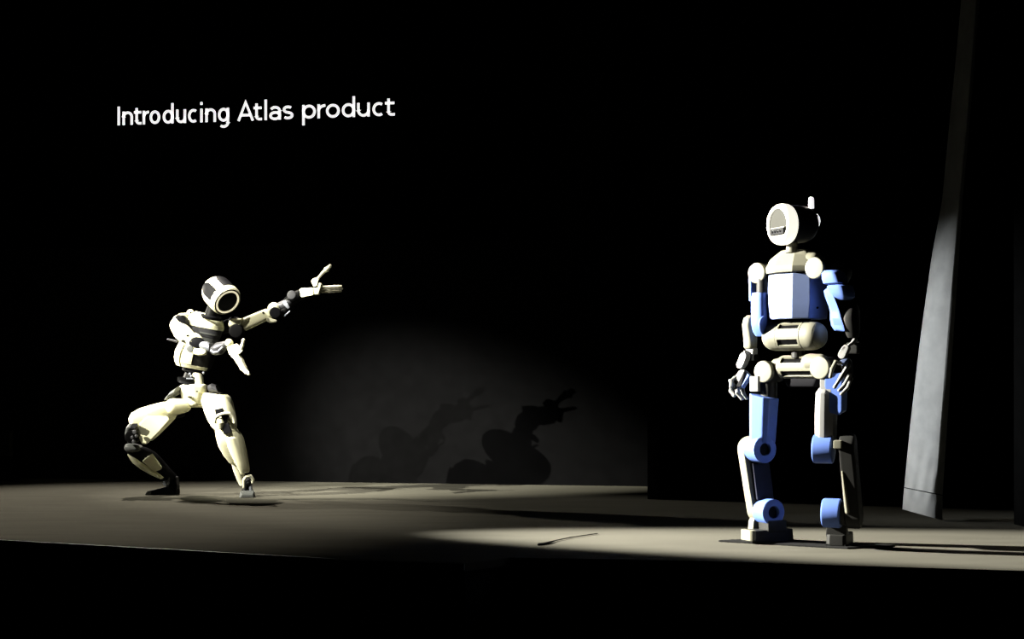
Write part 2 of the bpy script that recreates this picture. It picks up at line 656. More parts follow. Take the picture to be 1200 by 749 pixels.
# thin cable lying on the boards
cb = tube([G(631, 639.5) + V((0, 0, 0.006)), G(641, 638) + V((0, 0, 0.006)), G(652, 634.5) + V((0, 0, 0.006)), G(668, 631.2) + V((0, 0, 0.006)), G(700, 626.5) + V((0, 0, 0.006))], [0.007, 0.007, 0.003, 0.003, 0.003], 8)
o = obj('cable', cb, 'rubber')
o['label'] = 'short thin black cable lying on the lit stage floor'
o['category'] = 'cable'


# ================================================================== BLUE STANDING ROBOT
def frame(a):
    """forward and left of a body turned a degrees towards picture left"""
    a = rad(a)
    return V((-math.sin(a), -math.cos(a), 0)), V((math.cos(a), -math.sin(a), 0))


UP = V((0, 0, 1))
pl = thing('base_plate', G(945, 637), 'thin black rectangular plate on the stage floor under the blue robot', 'plate')
pc = [G(842, 635.2), G(993, 643.8), G(1049, 640.8), G(897, 632.4)]
obj('sheet', poly([[p + V((0, 0, 0.0)) for p in pc], [p + V((0, 0, 0.010)) for p in pc]], 0.002), 'plate', pl)
PZ = 0.010

RB = thing('robot', (1.55, 7.62, PZ), 'blue and cream humanoid robot standing upright on a black plate', 'robot')
F, L = frame(46)

# --- chest
CC = P(935, 349, 7.65)
A, B = L * 0.137, F * 0.128


def CZ(dz):
    return CC + UP * dz


chest = obj('chest', poly([octo(CZ(-0.118), L * 0.128, F * 0.122, 0.080, 0.036), octo(CZ(-0.03), L * 0.139, F * 0.129, 0.086, 0.040),
                           octo(CZ(0.125), L * 0.134, F * 0.122, 0.082, 0.038)], 0.005), 'paleblue', RB, 'pale blue faceted chest shell', 0.3)
obj('bolt', drum(CZ(-0.06) + L * 0.134 + F * 0.02, L, 0.006, 0.01, 0.002, 12), 'black', chest)
ch_top = obj('collar_shell', poly([octo(CZ(0.131), L * 0.142, F * 0.135, 0.086, 0.040), octo(CZ(0.165), L * 0.145, F * 0.138, 0.086, 0.040),
                                   octo(CZ(0.222), L * 0.115, F * 0.105, 0.066, 0.032), octo(CZ(0.258), L * 0.075, F * 0.072, 0.044, 0.022)], 0.008), 'putty', RB, None, 0.3)
obj('seam', poly([octo(CZ(0.122), L * 0.128, F * 0.118, 0.078, 0.036), octo(CZ(0.133), L * 0.128, F * 0.118, 0.078, 0.036)], 0.001), 'black', ch_top)

# --- shoulders
for s, sp in ((-1, P(886, 320, 7.73)), (1, P(953.6, 314, 7.41))):
    sh = obj('shoulder', drum(sp - F * 0.165, F, 0.056, 0.158, 0.006), 'grey', RB)
    obj('end_cap', drum(sp - F * 0.026, F, 0.0575, 0.026, 0.007), 'putty', sh)
    q = sp - F * 0.10 - L * (s * 0.052) + UP * 0.045
    obj('shoulder_yoke', tube([q - L * (s * 0.06), q - L * (s * 0.012)], [0.052, 0.046], 20), 'putty', RB)

# --- neck and head
FH, LH = frame(66)
fc = P(911.6, 263.2, 7.56)
nk = fc - FH * 0.092
obj('neck', lathe(V((nk.x, nk.y, CZ(0.24).z)), UP, [(0, 0), (0, 0.04), (0.02, 0.032), (0.07, 0.030), (0.1, 0.036), (0.1, 0)], 24), 'putty', RB)
tilt = (FH - UP * 0.05).normalized()
hb = [(-0.05, 0.0), (-0.05, 0.100), (-0.056, 0.103), (-0.12, 0.103), (-0.165, 0.099), (-0.2, 0.086), (-0.222, 0.062), (-0.23, 0.03), (-0.231, 0.0)]
hd = obj('head', lathe(fc, tilt, hb, 40), 'navy', RB)
bz = obj('face_bezel', lathe(fc, tilt, [(-0.02, 0.084), (0.0, 0.085), (0.006, 0.089), (0.006, 0.096), (0.0, 0.104), (-0.012, 0.1095), (-0.026, 0.1115), (-0.05, 0.110), (-0.058, 0.106), (-0.058, 0.084)], 44, closed=True), 'halo', hd, 'thick glowing white ring round the face')
obj('visor', lathe(fc, tilt, [(-0.03, 0.0), (-0.03, 0.085), (-0.005, 0.085), (-0.0045, 0.0)], 36), 'visor', hd, 'flat grey face disc')
vu = UP - tilt * UP.dot(tilt)
vu.normalize()
vs = tilt.cross(vu)
arcp = [vs * (0.082 * math.sin(rad(k))) - vu * (0.082 * math.cos(rad(k))) for k in range(-50, 51, 10)]
obj('chin_plate', rings(bmesh.new(), [[fc - tilt * 0.008 + p for p in arcp], [fc - tilt * 0.0015 + p for p in arcp]]), 'putty', hd)
sb = obj('sensor_bar', box(fc + tilt * -0.003 - vu * 0.037 + vs * 0.004, vs * 0.061, tilt * 0.012, vu * 0.017, 0.003), 'panel', hd, 'dark sensor bar with a row of small lenses')
for k in (-0.036, -0.012, 0.012, 0.036):
    obj('lens', drum(fc + tilt * 0.008 - vu * 0.037 + vs * (0.004 + k), tilt, 0.0075, 0.003, 0.001, 12), 'glass', sb)
obj('visor_brow', box(fc + tilt * -0.004 - vu * 0.018 + vs * 0.004, vs * 0.060, tilt * 0.007, vu * 0.003, 0.001), 'putty', hd)
for s in (-1, 1):
    q = fc + tilt * -0.145 + vs * (s * 0.096)
obj('seam', lathe(fc, tilt, [(-0.06, 0.1035), (-0.165, 0.0995), (-0.165, 0.097), (-0.06, 0.1)], 2, -91, -89, ref=vu, closed=True), 'midgrey', hd)
at = P(950.7, 240, 7.66)
an = obj('antenna', lathe(V((at.x, at.y, at.z - 0.02)), UP, [(0, 0), (0, 0.0155), (0.05, 0.0145), (0.058, 0.012), (0.062, 0.007), (0.063, 0)], 18), 'beacon', hd, 'stubby white beacon')
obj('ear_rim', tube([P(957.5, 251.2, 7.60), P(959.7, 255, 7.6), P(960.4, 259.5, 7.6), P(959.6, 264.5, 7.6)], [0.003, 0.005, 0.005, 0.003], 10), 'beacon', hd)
obj('ear_disc', drum(P(951, 258, 7.62) - LH * 0.0, (P(958, 258, 7.61) - P(951, 258, 7.62)), 0.032, 0.035, 0.006, 24), 'navy', hd)


# --- waist and pelvis drums with slotted panels
def slotted(name, c, r, hl, pl_, slots, dome, label=None):
    """drum along L whose middle band has dark slots, parent returned"""
    core = obj(name, lathe(c, L, [(-hl + 0.03, 0), (-hl + 0.03, r - 0.008), (hl - 0.03, r - 0.008), (hl - 0.03, 0)], 32), 'black', RB)
    for s in (-1, 1):
        pr = [(pl_ + 0.003, r - 0.01), (pl_ + 0.003, r)]
        for k in range(7):
            t = rad(90 * k / 6)
            pr.append((hl - dome + dome * math.sin(t), r - 0.6 * r * (1 - math.cos(t))))
        pr.append((hl, 0))
        obj('end_shell', lathe(c, L * s, pr, 36), 'putty', core)
    sl = pl_ * 0.86
    # side columns of the band
    band = bmesh.new()
    for s in (-1, 1):
        lo, hi = sorted((s * sl, s * pl_))
        lathe(c, L, [(lo, r - 0.012), (lo, r + 0.001), (hi, r + 0.001), (hi, r - 0.012)], 40, closed=True, bm=band)
    obj('panel_frame', band, 'putty', core)
    # u = F when ref = F, positive angle turns towards L x F = up
    seq = sorted(slots)
    edges = []
    prev = None
    spans = []
    for k, (m_, hw) in enumerate(seq):
        nxt = seq[(k + 1) % len(seq)]
        a0 = m_ + hw
        a1 = nxt[0] - nxt[1] + (360 if k == len(seq) - 1 else 0)
        spans.append((a0, a1))
    for a0, a1 in spans:
        obj('panel', lathe(c, L, [(-sl, r - 0.012), (-sl, r + 0.001), (sl, r + 0.001), (sl, r - 0.012)], max(4, int((a1 - a0) / 8)), a0, a1, ref=F, closed=True), 'putty', core)
    return core


SGN = 1 if L.cross(F).z > 0 else -1
WC = P(932.5, 394.2, 7.62) + F * 0.012
slotted('waist', WC, 0.077, 0.185, 0.076, [(SGN * 44, 13), (SGN * -28, 14)], 0.07)
PC = P(939, 430.2, 7.63)
slotted('pelvis', PC, 0.064, 0.140, 0.112, [(SGN * 36, 16), (SGN * -36, 16)], 0.03)
obj('waist_post', drum(P(935, 420, 7.63), UP, 0.035, 0.09, 0.005), 'grey', RB)
obj('chest_post', drum(P(935, 392, 7.64), UP, 0.07, 0.09, 0.005), 'black', RB)
obj('pelvis_underside', hull([PC + L * x + F * y + UP * z for x, y, z in ((-0.12, 0.022, -0.052), (0.12, 0.022, -0.052), (-0.12, -0.06, -0.052), (0.12, -0.06, -0.052),
                                                                     (-0.085, 0.015, -0.108), (0.085, 0.015, -0.108), (-0.085, -0.06, -0.108), (0.085, -0.06, -0.108))], 0.012), 'panel', RB)
hips = {}
for s, hp in ((-1, P(893.6, 435.6, 7.72)), (1, P(959.7, 431, 7.42))):
    hb_ = obj('hip', drum(hp - F * 0.15, F, 0.058, 0.14, 0.006), 'grey', RB)
    obj('end_cap', drum(hp - F * 0.030, F, 0.0600, 0.030, 0.007), 'putty', hb_)
    q = hp - F * 0.085 - L * (s * 0.062) + UP * 0.028
    obj('hip_yoke', tube([q - L * (s * 0.05), q + L * (s * 0.02)], [0.05, 0.046], 20), 'putty', RB)
    hips[s] = hp


# --- legs
def ring_joint(name, face, ax, r, l, parent, m='blue'):
    """hollow-faced actuator: face centre, ax points out of the face"""
    h = r * 0.48
    o = obj(name, lathe(face, ax, [(-0.03, 0), (-0.03, h), (-0.002, h), (0, h + 0.003), (0, r - 0.005), (-0.004, r), (-l + 0.006, r), (-l, r - 0.006), (-l, 0)], 36), m, parent)
    obj('bore', lathe(face, ax, [(-0.024, 0), (-0.024, h - 0.003), (-0.029, h - 0.003), (-0.029, 0)], 24), 'black', o)
    return o


# right leg (on picture left), toes turned to picture left
F1, L1 = frame(65)
obj('hip_post', drum(P(901, 468, 7.77), UP, 0.046, 0.105, 0.006), 'grey', RB)
t0, t1 = P(895.5, 464, 7.75), P(893.5, 519, 7.75)
TU = (t0 - t1).normalized()
F1t, L1t = frame(42)
th = poly([octo(t1, L1t * 0.058, F1t * 0.064, 0.022), octo(t1 * 0.5 + t0 * 0.5, L1t * 0.062, F1t * 0.068, 0.024), octo(t0, L1t * 0.066, F1t * 0.072, 0.026)], 0.008, 3)
# slope the rim of the shell down towards the inner side
for v in th.verts:
    if v.co.z > (t0.z + t1.z) / 2 + 0.05:
        v.co.z -= 0.22 * (v.co - t0).dot(L1t)
thigh = obj('thigh', th, 'blue', RB)
obj('hip_plate', box(P(884.6, 450, 7.70), L1t * 0.027, F1t * 0.012, UP * 0.042, 0.005), 'white', RB)
k1 = P(897, 527, 7.69)
a1p = P(907, 600.6, 7.69)
ring_joint('knee', k1, L1, 0.074, 0.105, RB)
ring_joint('ankle', a1p, L1, 0.072, 0.105, RB)
shk0 = P(882.5, 526.5, 7.79) - L1 * 0.02
shk1 = P(892.0, 598.5, 7.79) - L1 * 0.02
shank = obj('shank', stadium(shk0, shk1, 0.072, 0.062, L1, 0.065, 0.012, 14), 'putty', RB, 'shank plate with lit front edge and shaded inner side put into the colours')
mid0 = shk0 * 0.78 + shk1 * 0.22
mid1 = shk0 * 0.18 + shk1 * 0.82
obj('shank_shade', box((mid0 + mid1) / 2 + L1 * 0.040 - F1 * 0.016, F1 * 0.056, L1 * 0.018, (mid0 - mid1) / 2, 0.008), 'navy', shank)  # navy sheet stands for the shade on the inner face of the shank
ft = P(899.8, 629, 7.74)
ft.z = PZ + 0.033
foot = obj('foot', poly([[ft + F1 * x + L1 * y - UP * 0.033 for x, y in ((0.14, 0.045), (0.13, 0.055), (-0.13, 0.055), (-0.14, 0.045), (-0.14, -0.045), (-0.13, -0.055), (0.13, -0.055), (0.14, -0.045))],
                         [ft + F1 * x + L1 * y + UP * 0.030 for x, y in ((0.135, 0.043), (0.125, 0.053), (-0.125, 0.053), (-0.135, 0.043), (-0.135, -0.043), (-0.125, -0.053), (0.125, -0.053), (0.135, -0.043))]], 0.006), 'grey', RB)
obj('sole', poly([[ft + F1 * x + L1 * y - UP * z for x, y in ((0.138, 0.053), (-0.138, 0.053), (-0.138, -0.053), (0.138, -0.053))] for z in (0.033, 0.025)], 0.002), 'rubber', foot)
obj('toe_end', poly([[ft + F1 * x + L1 * y + UP * z for x, y in ((0.147, 0.042), (0.139, 0.053), (0.115, 0.0552), (0.115, -0.0552), (0.139, -0.053), (0.147, -0.042))] for z in (-0.026, 0.0315)], 0.004), 'putty', foot)  # pale toe end: light on the grey foot put into the colour
fb = P(885.5, 615, 7.79)
obj('ankle_bracket', stadium(V((fb.x, fb.y, 0.105)), V((fb.x, fb.y, 0.06)), 0.032, 0.036, L1, 0.05, 0.006), 'putty', foot)
fb2 = P(905, 615, 7.74)
obj('ankle_mount', box(V((fb2.x, fb2.y, 0.092)), F1 * 0.062, L1 * 0.05, UP * 0.034, 0.01), 'grey', foot)

# left leg (on picture right)
F2, L2 = frame(23)
u0, u1 = P(968.5, 459, 7.46), P(967.5, 519, 7.5)
Ft, Lt = frame(30)
sec = [octo(u1, Lt * 0.050, Ft * 0.066, 0.034), octo(u1 * 0.45 + u0 * 0.55, Lt * 0.052, Ft * 0.070, 0.036), octo(u1 * 0.02 + u0 * 0.98, Lt * 0.049, Ft * 0.066, 0.034), octo(u0 + UP * 0.02, Lt * 0.032, Ft * 0.046, 0.02)]
obj('thigh', poly(sec, 0.006), 'white', RB, 'white front of the thigh on picture right')
obj('thigh_link', box(P(970, 450, 7.44), Lt * 0.032, Ft * 0.036, UP * 0.045, 0.006), 'white', RB)
q0, q1 = P(980.5, 437, 7.42), P(979, 482, 7.44)
obj('hip_cover', hull([q0 + Lt * x + Ft * y + UP * z for x, y, z in ((-0.05, 0.05, 0.0), (0.045, 0.05, 0.0), (-0.05, -0.06, 0.0), (0.045, -0.06, 0.0))]
                      + [q1 + Lt * x + Ft * y + UP * z for x, y, z in ((-0.048, 0.045, 0.02), (0.05, 0.045, 0.0), (-0.03, 0.04, -0.006), (0.03, 0.04, -0.022), (-0.04, -0.06, 0.02), (0.045, -0.06, 0.0))], 0.009), 'blue', RB)
k2 = P(953.5, 526, 7.50)
obj('knee', drum(k2, L2, 0.077, 0.105, 0.01, 36), 'blue', RB)
a2p = P(964.3, 601, 7.50)
obj('ankle', drum(a2p, L2, 0.078, 0.098, 0.01, 36), 'blue', RB)
s0_ = k2 + L2 * 0.180
s1_ = a2p + L2 * 0.165 + UP * -0.005
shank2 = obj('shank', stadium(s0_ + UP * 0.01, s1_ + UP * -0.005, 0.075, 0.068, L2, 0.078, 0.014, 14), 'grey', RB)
obj('knee_lug', box(k2 + L2 * 0.140 + F2 * 0.055 + UP * 0.028, L2 * 0.022, F2 * 0.03, UP * 0.022, 0.006), 'putty', shank2)
e0 = P(987.2, 553, 7.38)
e1 = P(993.0, 600, 7.38)
obj('lit_shin_edge', tube([e0, e0 * 0.5 + e1 * 0.5, e1], [0.006, 0.010, 0.012], 10), 'putty', shank2)  # paler tube stands for light along the front edge of the shank
obj('ankle_collar', drum(a2p + L2 * 0.094, L2, 0.062, 0.03, 0.006, 28), 'grey', RB)
fq = P(983.5, 632, 7.58)
fq.z = PZ + 0.030
foot2 = obj('foot', poly([[fq + F2 * x + L2 * y - UP * 0.030 for x, y in ((0.11, 0.04), (0.10, 0.055), (-0.13, 0.055), (-0.14, 0.045), (-0.14, -0.045), (-0.13, -0.055), (0.085, -0.055), (0.11, -0.035))],
                          [fq + F2 * x + L2 * y + UP * 0.027 for x, y in ((0.105, 0.038), (0.095, 0.053), (-0.125, 0.053), (-0.135, 0.043), (-0.135, -0.043), (-0.125, -0.053), (0.08, -0.053), (0.105, -0.033))]], 0.006), 'grey', RB)
obj('sole', poly([[fq + F2 * x + L2 * y - UP * z for x, y in ((0.108, 0.053), (-0.138, 0.053), (-0.138, -0.053), (0.108, -0.053))] for z in (0.030, 0.022)], 0.002), 'rubber', foot2)
fm = P(981, 618, 7.54)
obj('ankle_mount', stadium(V((fm.x, fm.y, 0.098)), V((fm.x, fm.y, 0.07)), 0.052, 0.055, F2, 0.07, 0.008), 'grey', foot2)


# --- arms
def finger(name, pts, rs, parent, m='white', n=10):
    """jointed finger: slightly waisted links between knuckles"""
    pp, r2 = [], []
    for i in range(len(pts) - 1):
        a, b = V(pts[i]), V(pts[i + 1])
        ra, rb = rs[i], rs[i + 1]
        for f_, k_ in ((0, 1.0), (0.22, 0.84), (0.75, 0.84)):
            pp.append(a.lerp(b, f_))
            r2.append((ra + (rb - ra) * f_) * k_)
    pp.append(V(pts[-1]))
    r2.append(rs[-1])
    return obj(name, tube(pp, r2, n), m, parent)


# right arm (on picture left)
FA, LA = frame(48)
ad = 7.74
obj('arm_post', drum(P(894.5, 350, ad), UP, 0.038, 0.11, 0.005), 'grey', RB)
obj('arm_plate', hull([P(881.5, 330, ad + .05) + FA * x + LA * y + UP * z for x, y, z in ((-0.024, 0.01, 0.02), (0.024, 0.01, 0.02), (-0.024, -0.01, 0.02), (0.024, -0.01, 0.02),
                                                                               (-0.02, 0.01, -0.11), (0.02, 0.01, -0.11), (-0.02, -0.008, -0.11), (0.02, -0.008, -0.11))], 0.006), 'blue', RB)
ua = obj('upper_arm', loft([(P(892.3, 343.5, ad), FA * 0.046, LA * 0.042), (P(892.3, 348, ad), FA * 0.051, LA * 0.048), (P(892.6, 365, ad), FA * 0.053, LA * 0.050),
                            (P(892.8, 380, ad), FA * 0.052, LA * 0.050), (P(893, 388, ad), FA * 0.044, LA * 0.046), (P(893, 394, ad), FA * 0.024, LA * 0.034)], 3.2), 'blue', RB)
obj('elbow', drum(P(895.5, 381.5, ad - 0.045), LA, 0.054, 0.012, 0.004), 'blue', ua)
ad = 7.83
fa = obj('forearm', loft([(P(879.5, 369.5, ad + .03), FA * 0.014, LA * 0.02), (P(879, 373, ad + .03), FA * 0.034, LA * 0.03), (P(878.5, 381, ad + .03), FA * 0.044, LA * 0.034), (P(879, 392, ad + .03), FA * 0.036, LA * 0.034),
                          (P(879.3, 400, ad + .02), FA * 0.032, LA * 0.034), (P(879.3, 406.5, ad + .02), FA * 0.031, LA * 0.034), (P(879.3, 408.5, ad + .02), FA * 0.025, LA * 0.028)], 3), 'putty', RB)
wr1 = obj('wrist', box(P(881, 412, ad + .02), FA * 0.022, LA * 0.026, UP * 0.02, 0.006), 'white', RB)
obj('wrist_fork', box(P(883.6, 417, ad), FA * 0.02, LA * 0.006, UP * 0.026, 0.004), 'white', wr1)
obj('wrist_fork', box(P(874.6, 415, ad + .02), FA * 0.02, LA * 0.006, UP * 0.02, 0.004), 'white', wr1)
obj('wrist_pin', drum(P(876.5, 419, ad + .04), LA, 0.018, 0.07, 0.004, 18), 'black', wr1)
obj('wrist_link', stadium(P(873.2, 418.5, ad - .01), P(869.0, 426.5, ad - .01), 0.026, 0.026, frame(58)[0], 0.035, 0.004), 'white', RB)
hd1 = obj('hand', hull([P(*p) for p in ((866.5, 433.5, ad + .03), (872.5, 432.8, ad - .02), (881.2, 440.2, ad - .02), (879, 437, ad + .05),
                                        (859.5, 442.5, ad + .03), (862.5, 453.5, ad - .02), (872, 455, ad - .03), (869, 452, ad + .04), (859, 451, ad + .02))], 0.006), 'white', RB)
obj('palm_cover', hull([P(*p) for p in ((876.0, 437.6, ad - .06), (881.8, 441, ad - .08), (881.8, 441, ad + .02), (872.4, 455.6, ad - .065), (868.8, 453, ad - .07), (872.4, 455.6, ad + .02), (877.5, 439.5, ad - .075), (870.5, 452.5, ad - .055))], 0.003), 'blue', hd1)
obj('palm_groove', hull([P(*p) for p in ((871.8, 435.5, ad - .03), (876, 437.8, ad - .035), (876.2, 438.5, ad - .045), (862.0, 453.5, ad - .028), (868.5, 453.5, ad - .04), (868.3, 453, ad - .048), (872, 436, ad - .038))], 0.002), 'panel', hd1)
finger('thumb', [P(861.5, 444, ad + .02), P(857, 447, ad - .0), P(856.8, 453, ad - .02)], [0.018, 0.016, 0.012], hd1)
finger('finger', [P(858.8, 452, ad + .0), P(856.8, 458, ad - .01), P(860.5, 463.5, ad - .03)], [0.017, 0.015, 0.011], hd1)
finger('finger', [P(864.5, 455, ad - .02), P(864.2, 461, ad - .04), P(869.5, 467, ad - .05)], [0.017, 0.015, 0.011], hd1)
finger('finger', [P(869.5, 455, ad + .01), P(871.3, 461, ad - .0), P(875, 466.5, ad - .02)], [0.016, 0.014, 0.010], hd1)

# left arm (on picture right)
bd = 7.36
FB, LB = frame(30)
obj('arm_post', drum(P(974, 318, 7.44), LB - UP * 0.4, 0.045, 0.1, 0.006), 'grey', RB)
FC, LC = frame(52)
obj('arm_plate', loft([(P(974.5, 317, bd), FC * 0.03, LC * 0.035), (P(976, 320, bd), FC * 0.046, LC * 0.055), (P(978, 327, bd), FC * 0.05, LC * 0.062), (P(979.5, 332, bd), FC * 0.048, LC * 0.062), (P(979.8, 333.2, bd), FC * 0.04, LC * 0.05)], 3.2), 'blue', RB)
obj('upper_arm', loft([(P(983, 334, bd), FC * 0.04, LC * 0.05), (P(984, 335.5, bd), FC * 0.052, LC * 0.062), (P(986.5, 343, bd), FC * 0.054, LC * 0.062), (P(989, 348.5, bd), FC * 0.046, LC * 0.05), (P(990, 351.5, bd), FC * 0.03, LC * 0.03)], 3.2), 'blue', RB)
ar = bmesh.new()
inn = [(967.0, 339.5), (969.5, 349), (973.0, 358), (974.5, 364), (974.6, 373), (976.2, 381), (979.5, 387)]
out = [(971.0, 336.5), (977.0, 347), (981.0, 357), (983.5, 364), (986.0, 373), (988.5, 381), (990.2, 388.5)]
rr = []
for (ax_, ay), (bx, by) in zip(inn, out):
    p, q = P(ax_, ay, bd + .03), P(bx, by, bd - .01)
    rr.append([p, q, q + V((0.01, 0.09, 0)), p + V((0.01, 0.09, 0))])
rings(ar, rr)
bmesh.ops.recalc_face_normals(ar, faces=ar.faces[:])
obj('elbow_guard', bev(ar, 0.006, 2, 0.9), 'blue', RB)
obj('elbow', ball(P(996, 365, bd + .03), 0.045), 'grey', RB)
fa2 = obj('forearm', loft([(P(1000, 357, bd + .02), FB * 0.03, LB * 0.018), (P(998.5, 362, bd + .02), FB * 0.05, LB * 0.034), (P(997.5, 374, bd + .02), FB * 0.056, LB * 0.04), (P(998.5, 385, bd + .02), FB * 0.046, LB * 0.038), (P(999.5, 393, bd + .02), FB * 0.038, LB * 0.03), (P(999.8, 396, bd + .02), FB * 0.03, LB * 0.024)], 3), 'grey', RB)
wr2 = obj('wrist', tube([P(1002.2, 398, bd), P(998.5, 402.5, bd - .01), P(995, 404.5, bd - .02)], [0.012, 0.010, 0.008], 12), 'white', RB)
obj('wrist_pin', drum(P(999, 405, bd + .04), LB, 0.02, 0.04, 0.004, 18), 'black', wr2)
obj('wrist_block', box(P(1000, 408, bd + .03), FB * 0.03, LB * 0.03, UP * 0.03, 0.008), 'grey', wr2)
obj('wrist_link', stadium(P(992.2, 408, bd - .02), P(987.6, 416, bd - .02), 0.018, 0.021, V((-0.6, -0.8, 0)), 0.035, 0.007), 'white', RB)
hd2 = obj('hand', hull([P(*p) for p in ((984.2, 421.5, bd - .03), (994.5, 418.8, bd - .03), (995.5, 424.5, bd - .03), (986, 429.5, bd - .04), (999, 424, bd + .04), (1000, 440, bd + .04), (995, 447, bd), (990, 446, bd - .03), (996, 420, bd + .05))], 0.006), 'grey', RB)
obj('palm_cover', hull([P(*p) for p in ((984.2, 422, bd - .035), (994.5, 419.2, bd - .045), (995.4, 425, bd - .045), (987, 429, bd - .05), (985.5, 428, bd - .02), (994, 424, bd - .01))], 0.004), 'paleblue', hd2)
finger('thumb', [P(984, 425.5, bd - .05), P(979.2, 424.5, bd - .07), P(975.0, 433, bd - .09), P(973.2, 441.5, bd - .09)], [0.012, 0.012, 0.013, 0.010], hd2, 'putty')
finger('finger', [P(993.8, 429, bd - .06), P(986.5, 441, bd - .08), P(978.3, 453.5, bd - .09)], [0.014, 0.0135, 0.010], hd2)
finger('finger', [P(995.5, 440, bd - .03), P(989.5, 451.5, bd - .06), P(983.5, 457.5, bd - .07)], [0.012, 0.012, 0.009], hd2)
finger('finger', [P(997.5, 444, bd - .01), P(993, 455, bd - .04), P(986.0, 462, bd - .05)], [0.012, 0.012, 0.009], hd2)

# ================================================================== LUNGING CREAM ROBOT
LG = thing('robot', (-2.45, 10.95, 0), 'cream and black humanoid robot in a deep lunge pointing one arm', 'robot')
b_ = rad(16)
UT = V((0.21, -0.05, 0.976)).normalized()
FT = V((math.sin(b_), -math.cos(b_), 0))
FT = (FT - UT * FT.dot(UT)).normalized()
ST = UT.cross(FT) * -1
if ST.x < 0:
    ST = -ST
TD = 10.97
K = TD / FPX
# torso sections from the bottom up: height along UT, half width, half depth, shift along ST
tb = P(228.5, 431.5, TD)
TS = [(0.00, 0.118, 0.088, -0.012), (0.04, 0.142, 0.108, -0.015), (0.11, 0.146, 0.118, -0.012), (0.20, 0.134, 0.124, 0.0), (0.29, 0.140, 0.130, 0.008), (0.36, 0.142, 0.125, 0.01), (0.41, 0.118, 0.10, 0.008), (0.438, 0.075, 0.065, 0.006)]


def tsec(h):
    for a, b in zip(TS, TS[1:]):
        if h <= b[0]:
            f_ = max(0.0, (h - a[0]) / (b[0] - a[0]))
            return [a[i] + (b[i] - a[i]) * f_ for i in range(4)]
    return list(TS[-1])


def tfn(h, ang, off):
    _, wd, dp, sh_ = tsec(h)
    t = rad(ang)
    e = 2.7
    cs, sn = math.cos(t), math.sin(t)
    return tb + UT * h + ST * sh_ + FT * ((dp + off) * math.copysign(abs(cs) ** (2 / e), cs)) + ST * ((wd + off) * math.copysign(abs(sn) ** (2 / e), sn))


bm = bmesh.new()
rings(bm, [[tfn(s[0], 360 * i / 36, 0) for i in range(36)] for s in TS])
torso = obj('torso', bm, 'panel', LG)  # charcoal core also puts the shade on the right side into the colour
obj('chest_plate', shell(tfn, -88, 66, 0.330, 0.438, -0.004, 0.012, 22, 12), 'cream', torso)
obj('chest_band', shell(tfn, -60, 62, 0.262, 0.326, -0.004, 0.008, 18, 4), 'slate', torso)
obj('light_strip', shell(tfn, -8, 44, 0.284, 0.296, 0.004, 0.0105, 12, 2), 'midgrey', torso)
obj('sternum_panel', shell(tfn, -44, 56, 0.185, 0.258, -0.004, 0.007, 16, 4), 'midgrey', torso)
obj('side_shell', shell(tfn, -170, -46, -0.0, 0.33, -0.004, 0.016, 22, 12), 'cream', torso)
obj('belly_plate', shell(tfn, -40, -6, 0.03, 0.182, -0.004, 0.010, 10, 6), 'cream', torso)
obj('belly_panel', shell(tfn, -5, 38, 0.03, 0.182, -0.004, 0.004, 10, 6), 'grey', torso)
obj('bottom_rim', shell(tfn, -40, 40, 0.0, 0.026, -0.004, 0.012, 14, 2), 'cream', torso)
obj('back_rod', tube([P(207, 400.3, 11.05), P(197, 397.8, 11.05)], [0.011, 0.008], 10), 'steel', torso)

# neck and head
nA = (P(266.3, 353.6, 10.8))
hn = V((0.615, -0.57, -0.545)).normalized()
obj('neck', tube([P(247, 373.5, 10.9), P(251, 360, 10.92)], [0.058, 0.05], 20, False), 'black', LG)
obj('neck_collar', lathe(P(248, 371.5, 10.88), UT, [(-0.02, 0.075), (0.0, 0.085), (0.012, 0.08), (0.012, 0.062), (-0.02, 0.062)], 28, closed=True), 'panel', LG)
HR = 0.121
hp_ = [(0, 0.0), (0, 0.098), (0.004, 0.112), (-0.012, HR), (-0.03, HR + 0.002)]
for k in range(10):
    t = rad(90 * k / 9)
    hp_.append((-0.145 - 0.118 * math.sin(t), max(0.0, (HR + 0.001) * math.cos(t))))
head = obj('head', lathe(nA, hn, hp_, 44), 'cream', LG)
cam_side = (V((0, 0, H)) - nA)
hu = (cam_side - hn * cam_side.dot(hn)).normalized()
hv = hn.cross(hu)
hsg = 1 if hv.z > 0 else -1          # +angle towards picture upper right


def hfn(t, ang, off):
    if t < 0.145:
        r, x = HR + 0.002, -t
    else:
        k = (t - 0.145) / 0.118
        k = min(k, 0.97)
        r, x = (HR + 0.001) * math.sqrt(1 - k * k), -t
    a = rad(ang * hsg)
    # taper the corners of the panels towards the dome
    return nA + hn * (x - off * (0.5 if t > 0.145 else 0)) + (hu * math.cos(a) + hv * math.sin(a)) * (r + off)


def panel_fn(a_mid):
    def fn(t, ang, off):
        s = 1.0
        if t > 0.13:
            s = max(0.25, 1 - ((t - 0.13) / 0.095) ** 2.2)
        return hfn(t, a_mid + (ang - a_mid) * s, off)
    return fn


for mid in (-22, 54):
    obj('side_panel', shell(panel_fn(mid), mid - 23, mid + 23, 0.045, 0.205, -0.006, 0.0025, 12, 12), 'panel', head)
obj('face_rim', lathe(nA, hn, [(-0.004, 0.099), (0.006, 0.1), (0.006, 0.109), (-0.004, 0.117)], 44, closed=True), 'panel', head)
obj('light_ring', lathe(nA, hn, [(0.0, 0.085), (0.009, 0.086), (0.010, 0.092), (0.009, 0.098), (0.0, 0.099)], 48, closed=True), 'ring', head, 'glowing warm white ring round the face')
obj('visor', lathe(nA, hn, [(0.0, 0.086), (0.003, 0.086), (0.006, 0.05), (0.0065, 0.0)], 40), 'glass', head, 'glossy black round face')

